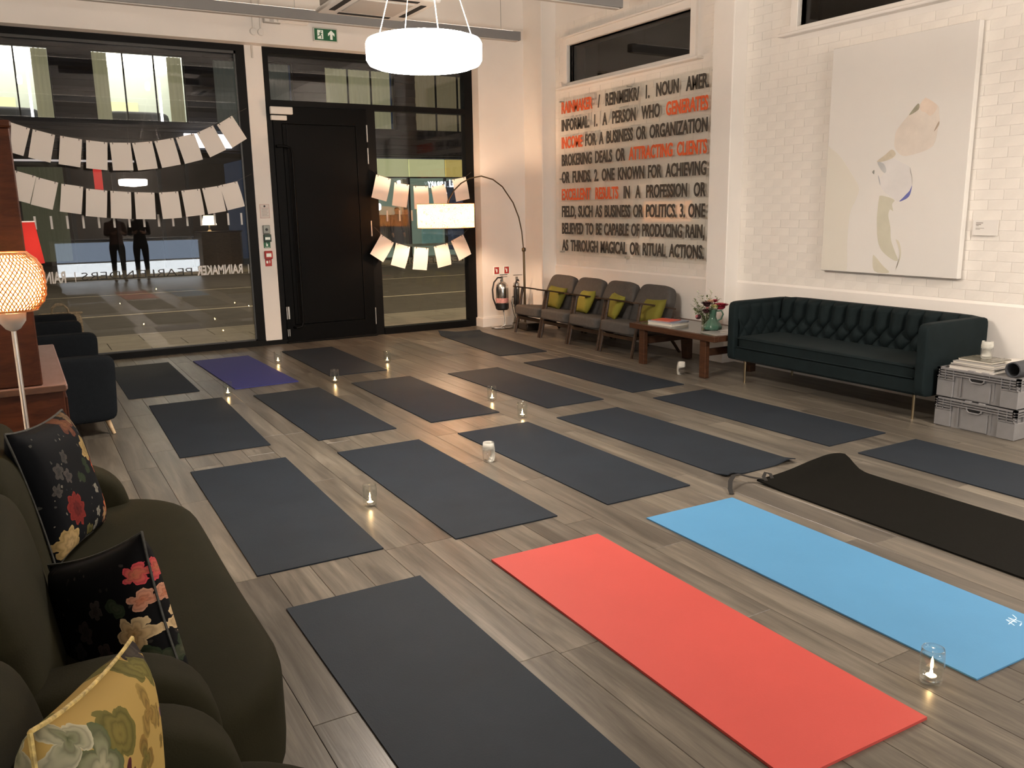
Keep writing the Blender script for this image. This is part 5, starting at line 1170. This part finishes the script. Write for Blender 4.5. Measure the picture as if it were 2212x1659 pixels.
# ------------------------------------------------------------------ street
ASPH = pbr('asphalt', (.060, .052, .042), .75, var=.2, vscale=3, bump=.2, bscale=90)
SLAB = pbr('paving_slab', (.30, .275, .225), .75, var=.12, vscale=4)
LINE = pbr('road_paint', (.42, .38, .30), .7, var=.2, vscale=8)
pv = struct('pavement', G().bb(-14, 34, 10.72, 12.62, -.16, -.012), pbr('slab_joint', (.12, .11, .09), .9))
slab_me = G().cbox((0, 0, -.006), (.892, .60, .012), .003).mesh('paving_slab', SLAB)
for i in range(12):
    for j in range(3): o = ob('paving_slab', slab_me, None, pv); o.location = (-.9+.9*i+(.45 if j % 2 else 0), 11.04+.605*j, 0)
ob('kerb', G().bb(-14, 34, 12.56, 12.70, -.12, .0), SLAB, pv)
rd_ = struct('road', G().bb(-14, 34, 12.66, 25.2, -.2, -.06), ASPH)
for yy, ww in ((15.8, .13), (19.9, .07), (24.7, .08)): ob('road_line', G().bb(-14, 34, yy-ww/2, yy+ww/2, -.06, -.057), LINE, rd_)
pf = struct('far_pavement', G().bb(-14, 34, 25.2, 31.5, -.2, .0), SLAB)
# building across the street
CLD = pbr('dark_cladding', (.012, .013, .015), .6); CLG = pbr('grey_cladding', (.045, .047, .052), .6); CLM = pbr('mid_cladding', (.026, .027, .030), .6)
FB = 27.5
bd_ = thing('facing_building', 'dark clad building across the street with lit upper windows', 'building', (6, FB, 0))
def B(g): g.v = [(v[0]-6, v[1]-FB, v[2]) for v in g.v]; return g
WN = [(-1.1, 1.45), (2.49, 4.97), (5.78, 8.20), (9.24, 11.62), (12.36, 14.85)]; WZ0, WZ1 = 4.27, 6.17
ob('upper_wall', B(G().bb(-14, 34, FB+.12, FB+.4, 3.45, WZ0).bb(-14, 34, FB+.12, FB+.4, WZ1, 10)), CLD, bd_)
xs = [-14]+[q for a in WN for q in a]+[34]
for k in range(0, len(xs), 2):
    a, b = xs[k], xs[k+1]; z = WZ0
    for h, m in ((.16, CLG), (.17, CLM), (.14, CLD), (.12, CLM), (.20, CLD), (.10, CLG), (.18, CLD), (.26, CLG), (.20, CLD), (.08, CLG), (.12, CLD), (.17, CLM)):
        ob('cladding_band', B(G().bb(a, b, FB+.0+(.03 if m is CLD else 0), FB+.3, z, z+h-.004)), m, bd_); z += h
for z, h, m in ((3.50, .14, CLM), (3.66, .10, CLG), (3.78, .2, CLD), (4.0, .08, CLG), (4.10, .15, CLM), (6.19, .25, CLM), (6.46, .3, CLD), (6.78, .4, CLM)):
    ob('cladding_band', B(G().bb(-14, 34, FB+.02, FB+.3, z, z+h)), m, bd_)
MUL = pbr('window_mullion', (.02, .022, .02), .5); BGL = glassy('building_glass', 1.4)
CURC = pbr('cream_curtain', (.55, .52, .33), .8, emit=(.62, .58, .34), es=.16); CURB = pbr('brown_curtain', (.35, .29, .19), .8, emit=(.40, .33, .18), es=.14); CURG = pbr('dim_sheer', (.26, .28, .24), .8, emit=(.30, .32, .26), es=.06)
def curtain(x0, x1, mat, par, z0=WZ0, z1=WZ1, y=FB+.42, folds=None, amp=.035):
    n = max(8, int((x1-x0)*26)); g = G(); f_ = folds or (x1-x0)*9
    def fn(u, v): return (x0+(x1-x0)*u-6, y-FB+amp*math.sin(u*f_*2*PI)+amp*.4*math.sin(u*f_*5.3), z0+(z1-z0)*v)
    g.grid(fn, n, 1); g.grid(lambda u, v: (lambda p: (p[0], p[1]+.004, p[2]))(fn(u, v)), n, 1, flip=True)
    return ob('curtain', g, mat, par, 'all')
ROOMW = pbr('lit_room_wall', (.52, .55, .50), .8); ROOMC = emis('lit_room_ceiling', (1.0, .97, .84), 3.0); OVAL = pbr('ceiling_recess', (.30, .29, .20), .8); LBLB = emis('room_lamp', (1, .95, .72), 6.0); YPAN = emis('yellow_lit_panel', (.85, .80, .42), .9); STRIPW = emis('white_strip', (.92, .96, 1), 3.0)
for k, (a, b) in enumerate(WN):
    wd = ob('window_frame', B(G().bb(a, b, FB+.1, FB+.2, WZ0, WZ0+.03).bb(a, b, FB+.1, FB+.2, WZ1-.03, WZ1).bb(a, a+.03, FB+.1, FB+.2, WZ0, WZ1).bb(b-.03, b, FB+.1, FB+.2, WZ0, WZ1)), MUL, bd_)
    n_m = (2 if k != 2 else 1)
    for q in range(n_m): xx = a+(b-a)*(q+1)/(n_m+1); ob('mullion', B(G().bb(xx-.02, xx+.02, FB+.12, FB+.19, WZ0, WZ1)), MUL, wd)
    ob('window_pane', B(G().bb(a, b, FB+.14, FB+.15, WZ0, WZ1)), BGL, wd)
    if k < 2:
        rm = ob('room', B(G().bb(a-.3, b+.3, FB+4.6, FB+4.7, 3.9, 6.6).bb(a-.35, a-.3, FB+.35, FB+4.7, 3.9, 6.6).bb(b+.3, b+.35, FB+.35, FB+4.7, 3.9, 6.6).bb(a-.3, b+.3, FB+.35, FB+4.7, 3.85, 3.9)), ROOMW, bd_)
        ob('ceiling_panel', B(G().bb(a-.3, b+.3, FB+1.7, FB+4.6, 6.40, 6.42)), ROOMC, rm); ob('ceiling_edge', B(G().bb(a-.3, b+.3, FB+.35, FB+1.7, 6.42, 6.5)), OVAL, rm)
        for i in range(3):
            for j in range(2): ob('ceiling_strip', B(G().bb(a+.2+j*1.15, a+1.05+j*1.15, FB+.55+i*.4, FB+.66+i*.4, 6.405, 6.415)), ROOMC, rm)
        for i, (fx, dy) in enumerate(((.3, 1.1), (.72, 2.6))): ob('room_bulb', B(G().sbox((a+(b-a)*fx, FB+dy, 5.95-.35*i), (.16, .16, .28), 2.5, 6)), LBLB, rm, True)
        ob('lit_poster', B(G().bb(a+.5, a+1.7, FB+4.55, FB+4.6, 4.2, 5.3)), YPAN, rm); ob('sofa_shape', B(G().sbox((a+1.3, FB+2.2, 4.35), (1.9, .7, .8), 6, 8)), CLM, rm, True)
        ob('light_strip', B(G().bb(b-.55, b-.48, FB+1.5, FB+1.55, 4.2, 5.7)), STRIPW, rm)
        curtain(a+.02, a+.44, CURC, wd); curtain(b-.42, b-.02, CURC, wd)
    else:
        ob('room_back', B(G().bb(a-.1, b+.1, FB+.8, FB+.9, 4.0, 6.4)), CLD, bd_)
        curtain(a+.02, b-.02, (CURG, CURC, CURB)[k-2], wd, folds=(b-a)*7)
# ground floor: piers, lobby on the left, glazed cafe on the right
ob('ground_pier', B(G().bb(-14, -1.5, FB+.05, FB+.5, 0, 3.45)), CLD, bd_); ob('ground_pier', B(G().bb(6.7, 10.4, FB+.05, FB+.5, 0, 3.45)), CLD, bd_); ob('ground_pier', B(G().bb(15.5, 34, FB+.05, FB+.5, 0, 3.45)), CLD, bd_)
LOB = pbr('lobby_wall', (.045, .036, .026), .8); LOBF = pbr('lobby_floor', (.20, .18, .14), .5)
ob('lobby', B(G().bb(-1.5, 6.7, FB+3.9, FB+4.0, 0, 3.45).bb(-1.5, 6.7, FB+.5, FB+4, 3.3, 3.45)), LOB, bd_); ob('lobby_floor', B(G().bb(-1.5, 6.7, FB, FB+3.9, -.02, .01)), LOBF, bd_)
ob('awning', B(G().bb(-1.5, 3.2, FB-1.1, FB+.2, 3.02, 3.12)), CLM, bd_); ob('awning_edge', B(G().bb(-1.5, 3.2, FB-1.13, FB-1.1, 3.05, 3.10)), pbr('awning_light_edge', (.75, .68, .64), .5, emit=(.8, .72, .68), es=.35), bd_)
for x0, x1 in ((2.7, 2.82), (3.95, 4.05), (4.75, 4.83), (1.55, 1.65)): ob('lobby_post', B(G().bb(x0, x1, FB+.1, FB+.25, 0, 3.4)), MUL, bd_)
curtain(.35, 1.5, pbr('green_lobby_drape', (.14, .15, .09), .8, emit=(.2, .22, .12), es=.08), bd_, 0.3, 3.0, FB+.9)
ob('red_banner', B(G().bb(2.20, 2.42, FB-.3, FB-.26, 1.85, 3.05)), pbr('red_banner', (.55, .03, .03), .6, emit=(.8, .05, .04), es=.35), bd_)
ob('lit_sign', B(G().bb(4.75, 6.1, FB-.25, FB-.15, 3.55, 3.95)), emis('white_shop_sign', (.95, .95, 1), 1.8), bd_)
dk_ = thing('reception_desk', 'curved dark wooden desk in the lobby across the street', 'desk', (5.65, 28.1, .012))
ob('desk_body', G().lathe([(0, 0), (.72, 0), (.72, 1.02), (0, 1.02)], 10), wood('desk_wood', (.10, .06, .03), (.17, .10, .05), .5), dk_); ob('desk_top', G().lathe([(0, 1.02), (.76, 1.02), (.76, 1.06), (0, 1.06)], 10), TEAKD, dk_)
tl_ = thing('table_lamp', 'table lamp with a lit pleated shade on the lobby desk', 'lamp', (5.35, 27.85, 1.073))
ob('lamp_base', G().lathe([(0, 0), (.08, 0), (.03, .05), (.02, .2)], 14), BRASS, tl_, True); ob('lamp_shade', G().lathe([(.23, .19), (.15, .48), (.145, .48), (.225, .19)], 20), emis('pleated_shade', (1.0, .80, .52), 2.2), tl_, True)
# cafe
CAFE = pbr('cafe_wall', (.30, .36, .30), .7, emit=(.45, .58, .45), es=.10)
ob('cafe_back', B(G().bb(10.4, 15.5, FB+4.4, FB+4.5, 0, 3.4).bb(10.4, 15.5, FB+.5, FB+4.4, -.02, .01)), CAFE, bd_); ob('cafe_ceiling', B(G().bb(10.4, 15.5, FB+.5, FB+4.4, 2.75, 2.85)), CAFE, bd_)
for (x0, x1, m) in ((10.4, 11.98, (.46, .47, .24)), (12.03, 13.36, (.55, .55, .28)), (13.42, 15.0, (.50, .38, .11))):
    ob('fascia_panel', B(G().bb(x0, x1, FB-.02, FB+.08, 2.74, 3.33)), pbr('fascia_%d' % int(x0), m, .6, emit=m, es=.42), bd_)
ob('fascia_rail', B(G().bb(10.4, 15.5, FB-.05, FB+.05, 3.36, 3.42).bb(10.4, 15.5, FB-.05, FB+.05, 2.69, 2.735)), MUL, bd_)
for xx in (10.6, 12.0, 13.39, 14.9): ob('cafe_mullion', B(G().bb(xx-.035, xx+.035, FB, FB+.12, 0, 2.7)), MUL, bd_)
ob('cafe_glass', B(G().bb(10.4, 15.5, FB+.05, FB+.06, .1, 2.7)), BGL, bd_)
ob('cafe_sill', B(G().bb(10.4, 15.5, FB-.06, FB+.15, .38, .46)), pbr('pale_sill', (.38, .45, .40), .5), bd_)
g = G()
for k in range(22): g.bb(10.5+k*.075, 10.55+k*.075, FB+.55, FB+.601, .45, 1.45)
ob('ribbed_counter', B(g.bb(10.45, 12.2, FB+.6, FB+.7, .45, 1.47)), pbr('ribbed_timber', (.16, .14, .085), .7), bd_)
CL = emis('cafe_lamp', (1.0, .98, .88), 4.0)
for (x, z, sx_, sz_) in ((12.2, 2.6, .25, .12), (10.9, 2.05, .5, .35), (11.25, 1.75, .3, .25), (13.75, 2.15, .5, .32), (10.75, 1.65, .2, .2), (12.35, 2.2, .1, .3)): ob('cafe_lamp', B(G().sbox((x, FB+1.2, z), (sx_, .2, sz_), 4, 5)), CL, bd_, True)
ob('cafe_panel', B(G().bb(12.9, 13.7, FB+1.0, FB+1.1, .4, 2.2)), pbr('teal_glass_panel', (.15, .26, .22), .3, emit=(.25, .45, .38), es=.16), bd_); ob('cafe_column', B(G().bb(12.15, 12.4, FB+.9, FB+1.1, 0, 2.7)), pbr('stone_column', (.34, .28, .18), .7, var=.4, vscale=10), bd_)
NEON = emis('white_sign_letters', (.85, .93, 1.0), 3.0)
text_obj('sign_lettering', 'LIBRARY', NEON, bd_, M_FRONT(12.66-6, 2.38, -.09), .68, .20, .02, mirror=True)
text_obj('sign_lettering', 'LIBRARY', NEON, bd_, M_FRONT(13.5-6, 2.40, -.09), .95, .24, .02)
